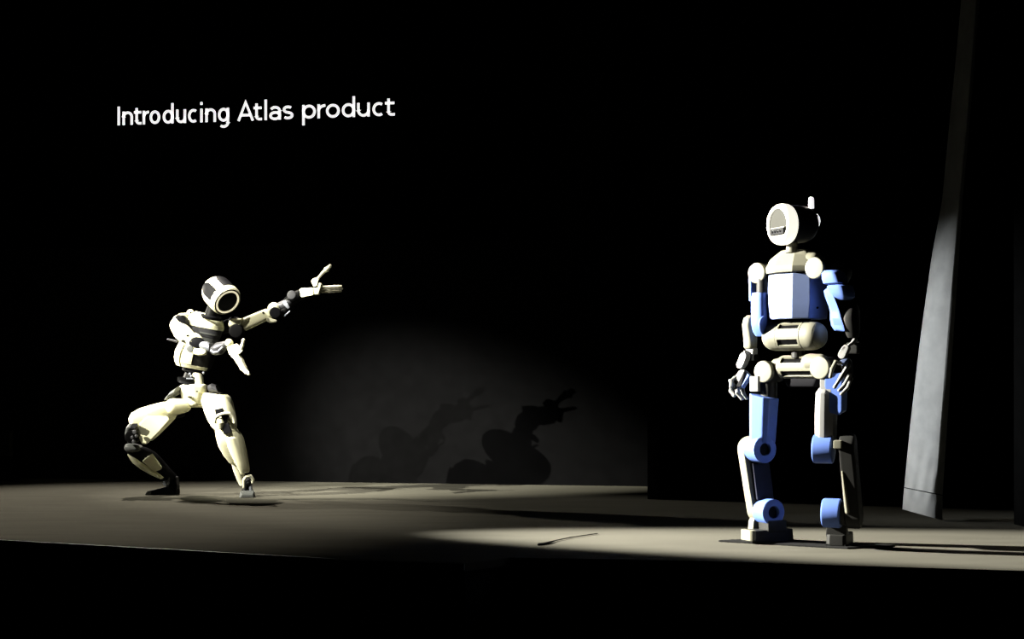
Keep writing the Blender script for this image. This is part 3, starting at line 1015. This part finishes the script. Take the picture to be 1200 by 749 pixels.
# waist
wst = obj('waist', lathe(P(226, 447, 10.98), UT, [(-0.02, 0), (-0.02, 0.115), (0.01, 0.12), (0.02, 0.08), (0.06, 0.072), (0.075, 0.1), (0.1, 0.1), (0.1, 0)], 30), 'black', LG)
obj('waist_post', loft([(P(233.5, 451, 10.90), ST * 0.038, FT * 0.04), (P(233.2, 443.5, 10.90), ST * 0.036, FT * 0.038), (P(232.2, 442.5, 10.90), ST * 0.042, FT * 0.042), (P(231.6, 439, 10.90), ST * 0.040, FT * 0.04), (P(231.4, 437, 10.90), ST * 0.026, FT * 0.03)], 2.4), 'ivory', LG)
for px, py in ((222.5, 438.3), (224.3, 441), (238.6, 437.0)):
    obj('bolt', ball(P(px, py, 10.86), 0.010), 'silver', wst)
obj('waist_bar', box(P(222.5, 443.8, 10.86), V((0.025, 0, 0)), V((0, 0.01, 0)), UP * 0.005, 0.002), 'silver', wst)

# pelvis
pv = [P(*p) for p in ((209.5, 453, 10.93), (215.5, 449.7, 10.87), (241, 450.5, 10.86), (245.5, 453, 10.92), (241.5, 470, 10.88), (237.5, 478, 10.9), (219.5, 477.5, 10.9), (213.5, 470, 10.9),
                      (212, 452, 11.1), (243, 452, 11.1), (236, 474, 11.1), (220, 474, 11.1), (226, 451, 10.80), (238, 453, 10.82), (229, 474, 10.84), (219, 466, 10.84))]
pel = obj('pelvis', hull(pv, 0.012, 3), 'cream', LG)
obj('pelvis_rim', shell(lambda t, a, o: P(228.5, 450.2, 10.95) + ST * ((0.116 + o) * math.sin(rad(a))) + FT * ((0.105 + o) * math.cos(rad(a))) + UT * t, -75, 100, -0.006, 0.010, 0.0, 0.012, 18, 2), 'panel', pel)
obj('slot', box(P(222.3, 464.9, 10.815), V((0.02, -0.006, 0)), V((0, 0.012, 0)), UP * 0.004, 0.001), 'black', pel)
obj('slot', box(P(231, 458.8, 10.80), V((0.006, 0, 0)), V((0, 0.014, 0)), UP * 0.005, 0.001), 'black', pel)
obj('hip_cap', loft([(P(211, 458, 10.93), V((0.01, 0, .03)), V((0, 0.05, 0))), (P(206, 459.6, 10.9), V((0.02, 0, .042)), V((0, 0.07, 0))), (P(199, 463.5, 10.9), V((0.022, 0, .036)), V((0, 0.07, 0))), (P(194.5, 467, 10.9), V((0.01, 0, .014)), V((0, 0.03, 0)))], 2.3), 'midgrey', LG)
obj('hip_cap', loft([(P(245, 456, 10.9), V((-0.005, 0, .03)), V((0, 0.05, 0))), (P(250, 455, 10.88), V((-0.012, 0, .036)), V((0, 0.07, 0))), (P(256, 456.5, 10.88), V((-0.015, 0, .034)), V((0, 0.07, 0))), (P(261.5, 461, 10.88), V((-0.01, 0, .014)), V((0, 0.03, 0)))], 2.3), 'steel', LG)
obj('hip_yoke', tube([P(216, 475.5, 10.9), P(203, 477, 10.86)], [0.055, 0.068], 22), 'cream', LG)
obj('hip_joint', tube([P(213, 485, 10.94), P(206, 487.5, 10.92)], [0.028, 0.02], 14), 'black', LG)

# right leg (picture left), knee bent, toes to picture left


def sec2(px, py, d, dx, dy, a, b, e=2.4):
    """section whose first axis lies in the picture direction (dx, dy down) and second runs in depth"""
    n = V((dx, 0, -dy)).normalized()
    return (P(px, py, d), n * a, V((0.25, 1, 0)).normalized() * b, e)


obj('thigh', loft([sec2(207, 477.5, 10.9, 0.35, 1, 0.045, 0.045), sec2(204, 478.5, 10.9, 0.4, 1, 0.058, 0.06), sec2(196, 482.5, 10.87, 0.45, 1, 0.082, 0.08), sec2(184, 489, 10.82, 0.55, 1, 0.106, 0.094),
                   sec2(174, 495, 10.78, 0.6, 1, 0.124, 0.096), sec2(166.5, 500, 10.75, 0.62, 1, 0.128, 0.09), sec2(161.5, 503, 10.74, 0.6, 1, 0.108, 0.075), sec2(159, 504.5, 10.74, 0.6, 1, 0.07, 0.05)], 2.5, 32), 'cream', LG)
obj('thigh_cover', hull([P(x, y, 10.665 if k else 10.78) for k in (0, 1) for x, y in ((163.5, 496), (173, 487.5), (196, 488), (199, 492), (187, 506), (173, 520), (169.5, 521), (166, 520), (163.2, 514))], 0.03, 4), 'cream', LG)
kn = obj('knee', drum(P(158.5, 511.0, 10.78), V((0.05, -1, 0)), 0.052, 0.14, 0.012, 24), 'black', LG)
obj('knee_cap', loft([sec2(158.5, 497.3, 10.70, 1, 0.2, 0.035, 0.05), sec2(155.5, 501, 10.69, 1, 0.1, 0.036, 0.055), sec2(152.5, 507, 10.70, 1, -0.1, 0.028, 0.05), sec2(151.7, 514, 10.71, 1, -0.1, 0.018, 0.045), sec2(152.5, 519, 10.72, 1, 0, 0.01, 0.03)], 2.4), 'midgrey', LG)
obj('knee_cover', hull([P(*p) for p in ((152.5, 500.5, 10.64), (155, 496.3, 10.64), (161.5, 496.2, 10.62), (160.5, 499, 10.62), (158, 502.5, 10.62), (153, 503, 10.64), (155, 497, 10.7), (160, 498, 10.7), (154, 503, 10.7))], 0.004), 'panel', kn)
for px, py, r in ((158.5, 506.2, 0.017), (155.8, 512.5, 0.013), (160.5, 511, 0.012), (157.5, 517.5, 0.014)):
    obj('pivot', drum(P(px, py, 10.625), V((-0.2, -1, 0)), r, 0.02, 0.004, 16), 'steel', kn)
sh0, sh1 = P(157, 527.5, 10.8), P(201, 563, 10.98)
obj('shank_head', loft([sec2(148.8, 525.5, 10.8, 0.2, 1, 0.02, 0.04), sec2(151, 525.2, 10.79, 0.2, 1, 0.035, 0.06), sec2(156, 525, 10.78, 0.15, 1, 0.036, 0.065), sec2(163, 525.5, 10.78, 0.1, 1, 0.026, 0.06), sec2(166, 526, 10.78, 0.1, 1, 0.012, 0.04)], 2.4), 'midgrey', LG)
shk = obj('shank', loft([sec2(157.5, 527, 10.8, 1, -0.65, 0.05, 0.06), sec2(163, 532, 10.82, 1, -0.72, 0.078, 0.066), sec2(172, 538.5, 10.85, 1, -0.85, 0.082, 0.068), sec2(182, 546, 10.9, 1, -0.9, 0.07, 0.06),
                         sec2(192, 554, 10.94, 1, -0.9, 0.054, 0.05), sec2(200, 560, 10.97, 1, -0.8, 0.045, 0.045), sec2(203, 563, 10.98, 1, -0.6, 0.03, 0.03)], 2.6), 'panel', LG)
obj('shin_panel', hull([P(*p) for p in ((166.5, 540.5, 10.755), (178.5, 531.2, 10.76), (190, 547.5, 10.83), (188.5, 550.5, 10.83), (181, 553, 10.84), (166.5, 540.5, 10.83), (178.5, 531.2, 10.84), (190, 548, 10.9), (181, 553, 10.9))], 0.008), 'cream', shk)
obj('calf_edge', loft([sec2(153, 532, 10.8, 1, -0.9, 0.014, 0.045), sec2(160.5, 540.5, 10.8, 1, -0.9, 0.024, 0.055), sec2(170, 548, 10.83, 1, -0.9, 0.022, 0.055), sec2(181, 555, 10.87, 1, -0.9, 0.018, 0.05), sec2(190, 560.5, 10.9, 1, -0.9, 0.010, 0.03)], 2.4), 'cream', shk)
ank = obj('ankle', box(P(203.8, 566, 11.0), V((0.034, 0, 0)), V((0, 0.045, 0)), UP * 0.05, 0.010), 'black', LG)
obj('ankle_pin', drum(P(198, 565.5, 10.99), V((-0.2, -1, 0)), 0.022, 0.07, 0.005, 18), 'silver', ank)
obj('ankle_rod', tube([P(196, 569, 10.96), P(198, 559, 10.94)], [0.014, 0.014], 10), 'steel', ank)
obj('heel_tab', tube([P(207.3, 560, 10.95), P(207.6, 568, 10.97)], [0.012, 0.012], 10), 'steel', ank)
zf = 11.02


def footsec(px, d, h, wd):
    p = P(px, 578, d)
    dirv = V((0.25, 0.97, 0))
    return [V((p.x, p.y, 0)) + dirv * (-wd), V((p.x, p.y, 0)) + dirv * wd, V((p.x, p.y, h)) + dirv * (wd * 0.8), V((p.x, p.y, h)) + dirv * (-wd * 0.8)]


ftl = obj('foot', poly([footsec(172.8, 10.97, 0.016, 0.03), footsec(176, 10.98, 0.032, 0.042), footsec(188, 11.0, 0.05, 0.046), footsec(198, 11.02, 0.066, 0.045), footsec(208.5, 11.04, 0.072, 0.04)], 0.006), 'panel', LG)
obj('toe_end', poly([footsec(172.3, 10.97, 0.018, 0.032), footsec(175.6, 10.98, 0.035, 0.044), footsec(180.5, 10.99, 0.042, 0.047)], 0.005), 'midgrey', ftl)

# left leg (picture right), foot towards the camera
obj('hip_yoke', tube([P(244, 463, 10.92), P(254, 465, 10.88)], [0.05, 0.05], 20), 'panel', LG)
obj('thigh', loft([sec2(253.5, 461.5, 10.86, 1, 0.12, 0.075, 0.07, 3), sec2(254, 464, 10.85, 1, 0.12, 0.094, 0.085, 3), sec2(254.5, 471, 10.82, 1, 0.05, 0.108, 0.092, 3), sec2(257, 481, 10.78, 1, 0.0, 0.104, 0.09, 3),
                   sec2(260, 491, 10.76, 1, -0.05, 0.098, 0.084, 3), sec2(263, 499, 10.75, 1, -0.1, 0.086, 0.074, 3), sec2(265, 504, 10.75, 1, -0.1, 0.07, 0.06, 3)], 3, 32), 'cream', LG)
kn2 = obj('knee', drum(P(255, 502, 10.78), V((1, -0.05, 0.1)), 0.068, 0.12, 0.01, 24), 'cream', LG)


def tilted(px, py, d, hx, hz, ang, th=0.012, w=0.004):
    a = rad(ang)
    X = V((math.cos(a), -0.12, math.sin(a)))
    Z = V((-math.sin(a), 0, math.cos(a)))
    return box(P(px, py, d), X * hx, V((0.1, 1, 0)) * th, Z * hz, w)


KD = 10.665
obj('knee_window', tilted(257.3, 482.6, KD + .018, 0.031, 0.023, 14), 'panel', kn2, 'dark square window on the knee')
obj('knee_window', tilted(265.4, 502.3, KD + .0, 0.030, 0.038, 16), 'panel', kn2, 'dark square window on the knee')
obj('knee_slot', tilted(262.8, 490.5, KD + .012, 0.016, 0.036, 16), 'black', kn2)
obj('knee_joint', tilted(266.0, 488.0, KD + .012, 0.016, 0.020, 16), 'panel', kn2)
yk = bmesh.new()
tube([P(251.5, 494.5, KD + .0), P(252.8, 489, KD - .012), P(257, 486.2, KD - .016), P(263, 484.5, KD - .012), P(269, 484.5, KD + .0), P(273, 489, KD + .015), P(274.5, 495, KD + .02)], [0.010, 0.012, 0.012, 0.012, 0.012, 0.013, 0.012], 10, bm=yk)
obj('knee_yoke', yk, 'ivory', kn2)
tube_b = tube([P(252.3, 495.5, KD - .004), P(253.6, 490.3, KD - .022), P(257.5, 487.9, KD - .026), P(262, 486.6, KD - .02)], [0.005] * 4, 8)
obj('yoke_gap', tube_b, 'black', kn2)
obj('knee_lug', loft([sec2(257.8, 489.5, KD + .0, 1, 0, 0.018, 0.02), sec2(258.5, 496, KD - .01, 1, -.1, 0.026, 0.026), sec2(259, 502, KD + .005, 1, -.1, 0.024, 0.026)], 2.6), 'cream', kn2)
shr = obj('shank', loft([sec2(264, 501, 10.76, 1, -0.1, 0.055, 0.05, 3), sec2(265.5, 504.5, 10.75, 1, -0.12, 0.076, 0.07, 3), sec2(267.3, 512, 10.75, 1, -0.15, 0.078, 0.076, 3), sec2(270.5, 521, 10.77, 1, -0.2, 0.083, 0.078, 3),
                         sec2(275, 532, 10.80, 1, -0.2, 0.074, 0.07, 3), sec2(279.6, 541, 10.82, 1, -0.25, 0.058, 0.058, 3), sec2(281, 543.5, 10.83, 1, -0.25, 0.045, 0.045, 3)], 3, 32), 'cream', LG)
obj('shin_guard', loft([sec2(272.5, 507, 10.74, 1, -0.15, 0.05, 0.05), sec2(274.5, 514, 10.74, 1, -0.15, 0.060, 0.075), sec2(279.3, 529, 10.76, 1, -0.2, 0.054, 0.07), sec2(283.4, 542, 10.77, 1, -0.2, 0.045, 0.056), sec2(286.2, 550, 10.78, 1, -0.25, 0.036, 0.044), sec2(287.3, 554.5, 10.79, 1, -0.3, 0.030, 0.034)], 3), 'cream', shr)
obj('lower_shin', loft([sec2(276, 541, 10.85, 1, -0.2, 0.03, 0.035), sec2(279.2, 551, 10.86, 1, -0.2, 0.034, 0.035), sec2(283, 562, 10.88, 1, -0.2, 0.030, 0.035), sec2(285, 569, 10.88, 1, -0.1, 0.022, 0.03)], 2.5), 'ivory', shr)
an2 = obj('ankle', box(P(290.2, 568, 10.84), V((0.026, 0, 0)), V((0, 0.03, 0)), UP * 0.05, 0.010), 'steel', LG)
obj('ankle_fork', tube([P(285.8, 571, 10.80), P(285.6, 563, 10.79), P(288.5, 558.5, 10.78), P(293.5, 558, 10.79), P(296, 562, 10.8), P(295.5, 566, 10.8)], [0.011, 0.012, 0.013, 0.014, 0.014, 0.010], 10), 'ivory', an2)
obj('ankle_pin', ball(P(291.5, 566.5, 10.79), 0.018), 'black', an2)
obj('ankle_rod', tube([P(288, 574.5, 10.79), P(289, 567, 10.79)], [0.012, 0.012], 10), 'black', an2)
obj('ankle_stem', tube([P(294, 576, 10.8), P(293.5, 569, 10.8)], [0.013, 0.014], 10), 'silver', an2)
fr_c = P(290, 580, 10.86)
fr_c.z = 0
Xf, Yf = V((0.985, 0.17, 0)), V((0.17, -0.985, 0))


def fsec(y, hw, h):
    c_ = fr_c + Yf * y
    return [c_ - Xf * hw, c_ + Xf * hw, c_ + Xf * (hw * 0.82) + UP * h, c_ - Xf * (hw * 0.82) + UP * h]


ftr = obj('foot', poly([fsec(-0.10, 0.042, 0.05), fsec(0.0, 0.052, 0.055), fsec(0.08, 0.058, 0.044), fsec(0.125, 0.056, 0.03), fsec(0.14, 0.045, 0.018)], 0.006), 'panel', LG)
obj('toe_end', poly([fsec(0.07, 0.062, 0.052), fsec(0.12, 0.061, 0.04), fsec(0.146, 0.05, 0.022)], 0.006), 'midgrey', ftr)

# right arm (picture left) bent across the belly
obj('shoulder', loft([sec2(224.5, 375.5, 10.92, 0.2, 1, 0.04, 0.05), sec2(221, 375.5, 10.9, 0.2, 1, 0.06, 0.065), sec2(214, 377, 10.88, 0.2, 1, 0.066, 0.07), sec2(208, 379.5, 10.87, 0.2, 1, 0.06, 0.066), sec2(203, 383, 10.86, 0.3, 1, 0.034, 0.045)], 2.3), 'cream', LG)
obj('shoulder_panel', loft([sec2(206.3, 371.8, 10.80, 0.4, 1, 0.006, 0.02), sec2(209.5, 373, 10.79, 0.2, 1, 0.028, 0.03), sec2(215, 375.2, 10.79, 0.1, 1, 0.04, 0.035), sec2(220, 377.5, 10.80, 0.3, 1, 0.038, 0.035), sec2(223, 380.5, 10.82, 0.4, 1, 0.018, 0.02)], 2.3), 'panel', LG)
obj('shoulder_boss', ball(P(223.3, 366.8, 10.9), 0.028), 'cream', LG)
obj('bolt', ball(P(223.5, 366.7, 10.868), 0.007), 'black', LG)
obj('upper_arm', tube([P(207.5, 381.5, 10.82), P(213, 389, 10.78), P(220, 396, 10.72), P(226, 401, 10.69)], [0.056, 0.066, 0.062, 0.052], 22), 'cream', LG)
el = obj('elbow', drum(P(229, 401, 10.72), V((0.05, -1, 0.12)), 0.062, 0.075, 0.012, 26), 'cream', LG)
obj('elbow_cap', lathe(P(230.3, 401.3, 10.65), V((0.05, -1, 0.12)), [(-0.01, 0.06), (0.004, 0.058), (0.010, 0.045), (0.012, 0.0)], 28, su=0.72), 'panel', el)
obj('elbow_knob', drum(P(223.5, 409, 10.66), V((0, -1, 0)), 0.026, 0.03, 0.006, 18), 'midgrey', el)
for px, py in ((220.5, 393.2), (214.5, 399.5)):
    obj('slot', tilted(px, py, 10.662, 0.010, 0.005, 40 if px < 218 else 20, 0.02, 0.001), 'black', el)
fal = obj('forearm', tube([P(228, 411.5, 10.66), P(234, 413, 10.63), P(239.5, 413, 10.61)], [0.024, 0.028, 0.022], 16), 'cream', LG)
obj('forearm_joint', tube([P(238, 405, 10.62), P(243, 406, 10.6), P(246, 408, 10.59)], [0.030, 0.034, 0.026], 18), 'silver', LG)
obj('forearm_spacer', box(P(250, 408, 10.58), V((0.022, -0.01, 0)), V((0.01, 0.03, 0)), UP * 0.036, 0.008), 'black', LG)
wl_ = obj('wrist', tube([P(252.5, 410, 10.57), P(257, 408.5, 10.56), P(262.5, 405.5, 10.55)], [0.042, 0.05, 0.036], 20), 'steel', LG)
obj('wrist_band', tube([P(247.5, 411, 10.535), P(250.5, 413.3, 10.53), P(256, 412, 10.52), P(260.5, 407.5, 10.515)], [0.009, 0.011, 0.010, 0.008], 10), 'silver', wl_)
obj('wrist_ball', ball(P(268.5, 402, 10.52), 0.031), 'cream', LG)
hl = obj('hand', hull([P(*p) for p in ((265.5, 407, 10.52), (271, 405.5, 10.48), (277.5, 402.5, 10.5), (280.8, 405.5, 10.5), (284.8, 410, 10.49), (281, 414.5, 10.48), (274.5, 417.5, 10.49), (268.5, 415.5, 10.51),
                                       (270, 406, 10.56), (280, 406, 10.56), (281, 413, 10.55), (270, 415, 10.56))], 0.010, 3), 'cream', LG)
finger('thumb', [P(281.5, 410.5, 10.5), P(284, 404.5, 10.49), P(285.3, 398.8, 10.48)], [0.018, 0.016, 0.014], hl, 'cream')
finger('finger', [P(275.5, 415.5, 10.5), P(281.5, 423.5, 10.47), P(285.5, 432.5, 10.45), P(291.8, 438.3, 10.43)], [0.027, 0.023, 0.022, 0.013], hl, 'cream')
finger('finger', [P(278, 415, 10.54), P(283.3, 423.5, 10.52), P(286.8, 431, 10.5), P(290.5, 437, 10.49)], [0.022, 0.019, 0.018, 0.011], hl, 'cream')
finger('finger', [P(273.5, 416, 10.53), P(279.0, 424, 10.52), P(283.5, 432, 10.5), P(288.5, 437.5, 10.48)], [0.022, 0.018, 0.017, 0.011], hl, 'cream')
obj('fingertip', ball(P(292.3, 437.3, 10.425), 0.008), 'black', hl)

# left arm stretched out to picture right


def PA(px, py, d):
    """arm point: the elbow swings a little towards the back wall"""
    return P(px, py, d + 0.05 * max(0.0, 1 - abs(px - 322) / 50.0))


def sec2a(px, py, d, *a):
    return sec2(px, py, d + 0.05 * max(0.0, 1 - abs(px - 322) / 50.0), *a)


obj('shoulder', tube([PA(262, 384, 10.98), PA(268, 382, 10.97), PA(272, 380, 10.96)], [0.05, 0.055, 0.05], 20), 'panel', LG)
obj('shoulder_collar', tube([PA(268, 377, 10.93), PA(272, 374.3, 10.92), PA(278, 373.6, 10.93)], [0.02, 0.022, 0.014], 14), 'panel', LG)
obj('shoulder_cap', loft([sec2a(270.3, 380, 10.92, 0, 1, 0.026, 0.04), sec2a(272.3, 379.6, 10.91, 0, 1, 0.04, 0.05), sec2a(278, 379.5, 10.91, -0.1, 1, 0.042, 0.05), sec2a(284, 379, 10.93, -0.1, 1, 0.04, 0.05)], 3), 'cream', LG)
obj('shoulder_actuator', drum(PA(279, 388.5, 10.98), V((0.05, -1, 0)), 0.054, 0.13, 0.012, 26), 'black', LG)
axd = (PA(317, 366.5, 11.02) - PA(284, 381.5, 10.96)).normalized()
pn = axd.cross(V((0, 1, 0))).normalized()


def asec(f, hw, hd, e=3.0):
    return (PA(284, 381.5, 10.96).lerp(PA(317, 366.5, 11.02), f), pn * hw, V((0, 1, 0)) * hd, e)


ual = obj('upper_arm', loft([asec(-0.02, 0.03, 0.03), asec(0.03, 0.049, 0.046), asec(0.3, 0.049, 0.046), asec(0.72, 0.046, 0.044), asec(0.9, 0.043, 0.042), asec(0.97, 0.036, 0.035)], 3), 'cream', LG)
obj('bolt', ball(PA(308.5, 366.3, 10.965), 0.008), 'black', ual)
el2 = obj('elbow', ball(PA(321, 361.8, 11.0), 0.050, V((0, -1, 0)), 0.9), 'cream', LG)
obj('elbow_cap', drum(PA(322.4, 366.3, 10.97), V((0.05, -1, -0.1)), 0.043, 0.025, 0.008, 24), 'panel', el2)
obj('elbow_bracket', hull([PA(*p) for p in ((311, 372.5, 10.98), (313.5, 371.5, 10.96), (325, 375.5, 10.96), (323.5, 377.8, 10.97), (316, 378.6, 10.98), (312, 376.5, 10.98), (313, 372, 11.04), (324, 376, 11.04), (316, 378, 11.04))], 0.006), 'ivory', LG)
fo = obj('forearm', tube([PA(326, 360, 11.02), PA(332, 358.5, 11.03), PA(338, 355, 11.04)], [0.034, 0.042, 0.036], 18), 'steel', LG)
obj('forearm_plate', hull([PA(*p) for p in ((331.5, 354, 10.99), (334.5, 352.5, 10.98), (337.5, 356.5, 10.97), (340, 360.8, 10.98), (337, 362.2, 10.98), (332.5, 358, 10.98), (333, 355, 11.03), (338, 361, 11.03))], 0.006), 'silver', fo)
obj('forearm_rod', tube([PA(333.5, 370.5, 11.0), PA(339.5, 365, 10.99)], [0.006, 0.006], 8), 'silver', fo)
obj('forearm_underside', tube([PA(328, 366, 11.03), PA(335, 363.5, 11.03), PA(339, 361, 11.04)], [0.03, 0.036, 0.026], 14), 'black', fo)
wr_ = obj('wrist', tube([PA(338, 353, 11.05), PA(344.5, 349, 11.06), PA(351, 346, 11.07)], [0.04, 0.048, 0.044], 20), 'black', LG)
obj('wrist_disc', drum(PA(342.5, 346.3, 11.04), V((-0.1, -1, 0.1)), 0.036, 0.03, 0.008, 22), 'slate', wr_)
hr = obj('hand', hull([PA(*p) for p in ((350.5, 339.5, 11.04), (353, 337.6, 11.02), (366.5, 337, 11.02), (367.5, 345.8, 11.02), (353.5, 348.6, 11.02), (350.8, 346, 11.04), (352, 338.5, 11.12), (366, 338, 11.12), (366, 346, 11.12), (353, 348, 11.12))], 0.007), 'cream', LG)
obj('palm', hull([PA(*p) for p in ((352, 348, 11.03), (366, 345.5, 11.03), (371, 345.5, 11.04), (366, 349.5, 11.05), (354, 352, 11.05), (352, 349, 11.12), (370, 346, 11.12), (356, 351, 11.12))], 0.006), 'black', hr)
obj('knuckle_plate', box(PA(374.3, 338.5, 11.06), V((0.010, 0, -0.002)), V((0, 0.045, 0)), V((0.012, 0, 0.044)), 0.005), 'ivory', hr)
obj('knuckle_block', box(PA(370.5, 341.5, 11.07), V((0.022, 0, 0)), V((0, 0.04, 0)), V((0, 0, 0.026)), 0.006), 'cream', hr)
obj('thumb_base', hull([PA(*p) for p in ((364.3, 329.5, 11.03), (366, 326.5, 11.03), (372.5, 324.3, 11.03), (373.5, 327, 11.03), (370.5, 331, 11.03), (371.5, 335, 11.03), (367.5, 336.5, 11.03), (365.5, 331, 11.08), (372, 326, 11.08), (369, 336, 11.08))], 0.005), 'cream', hr)
finger('thumb', [PA(372.5, 326.5, 11.04), PA(378, 320, 11.03), PA(382.5, 316, 11.02), PA(386.8, 311.8, 11.01)], [0.012, 0.015, 0.024, 0.015], hr, 'ivory')
for k, (yy, ln) in enumerate(((335.6, 400.8), (338.7, 402.0), (341.6, 400.5))):
    dd = 11.04 + 0.02 * k
    finger('finger', [PA(377.5, yy + 0.4, dd), PA(386, yy + 0.4, dd), PA(391.5, yy, dd), PA(396.5, yy - 0.2, dd), PA(ln - 1, yy - 0.3, dd)], [0.009, 0.010, 0.0105, 0.0105, 0.008], hr, 'ivory')
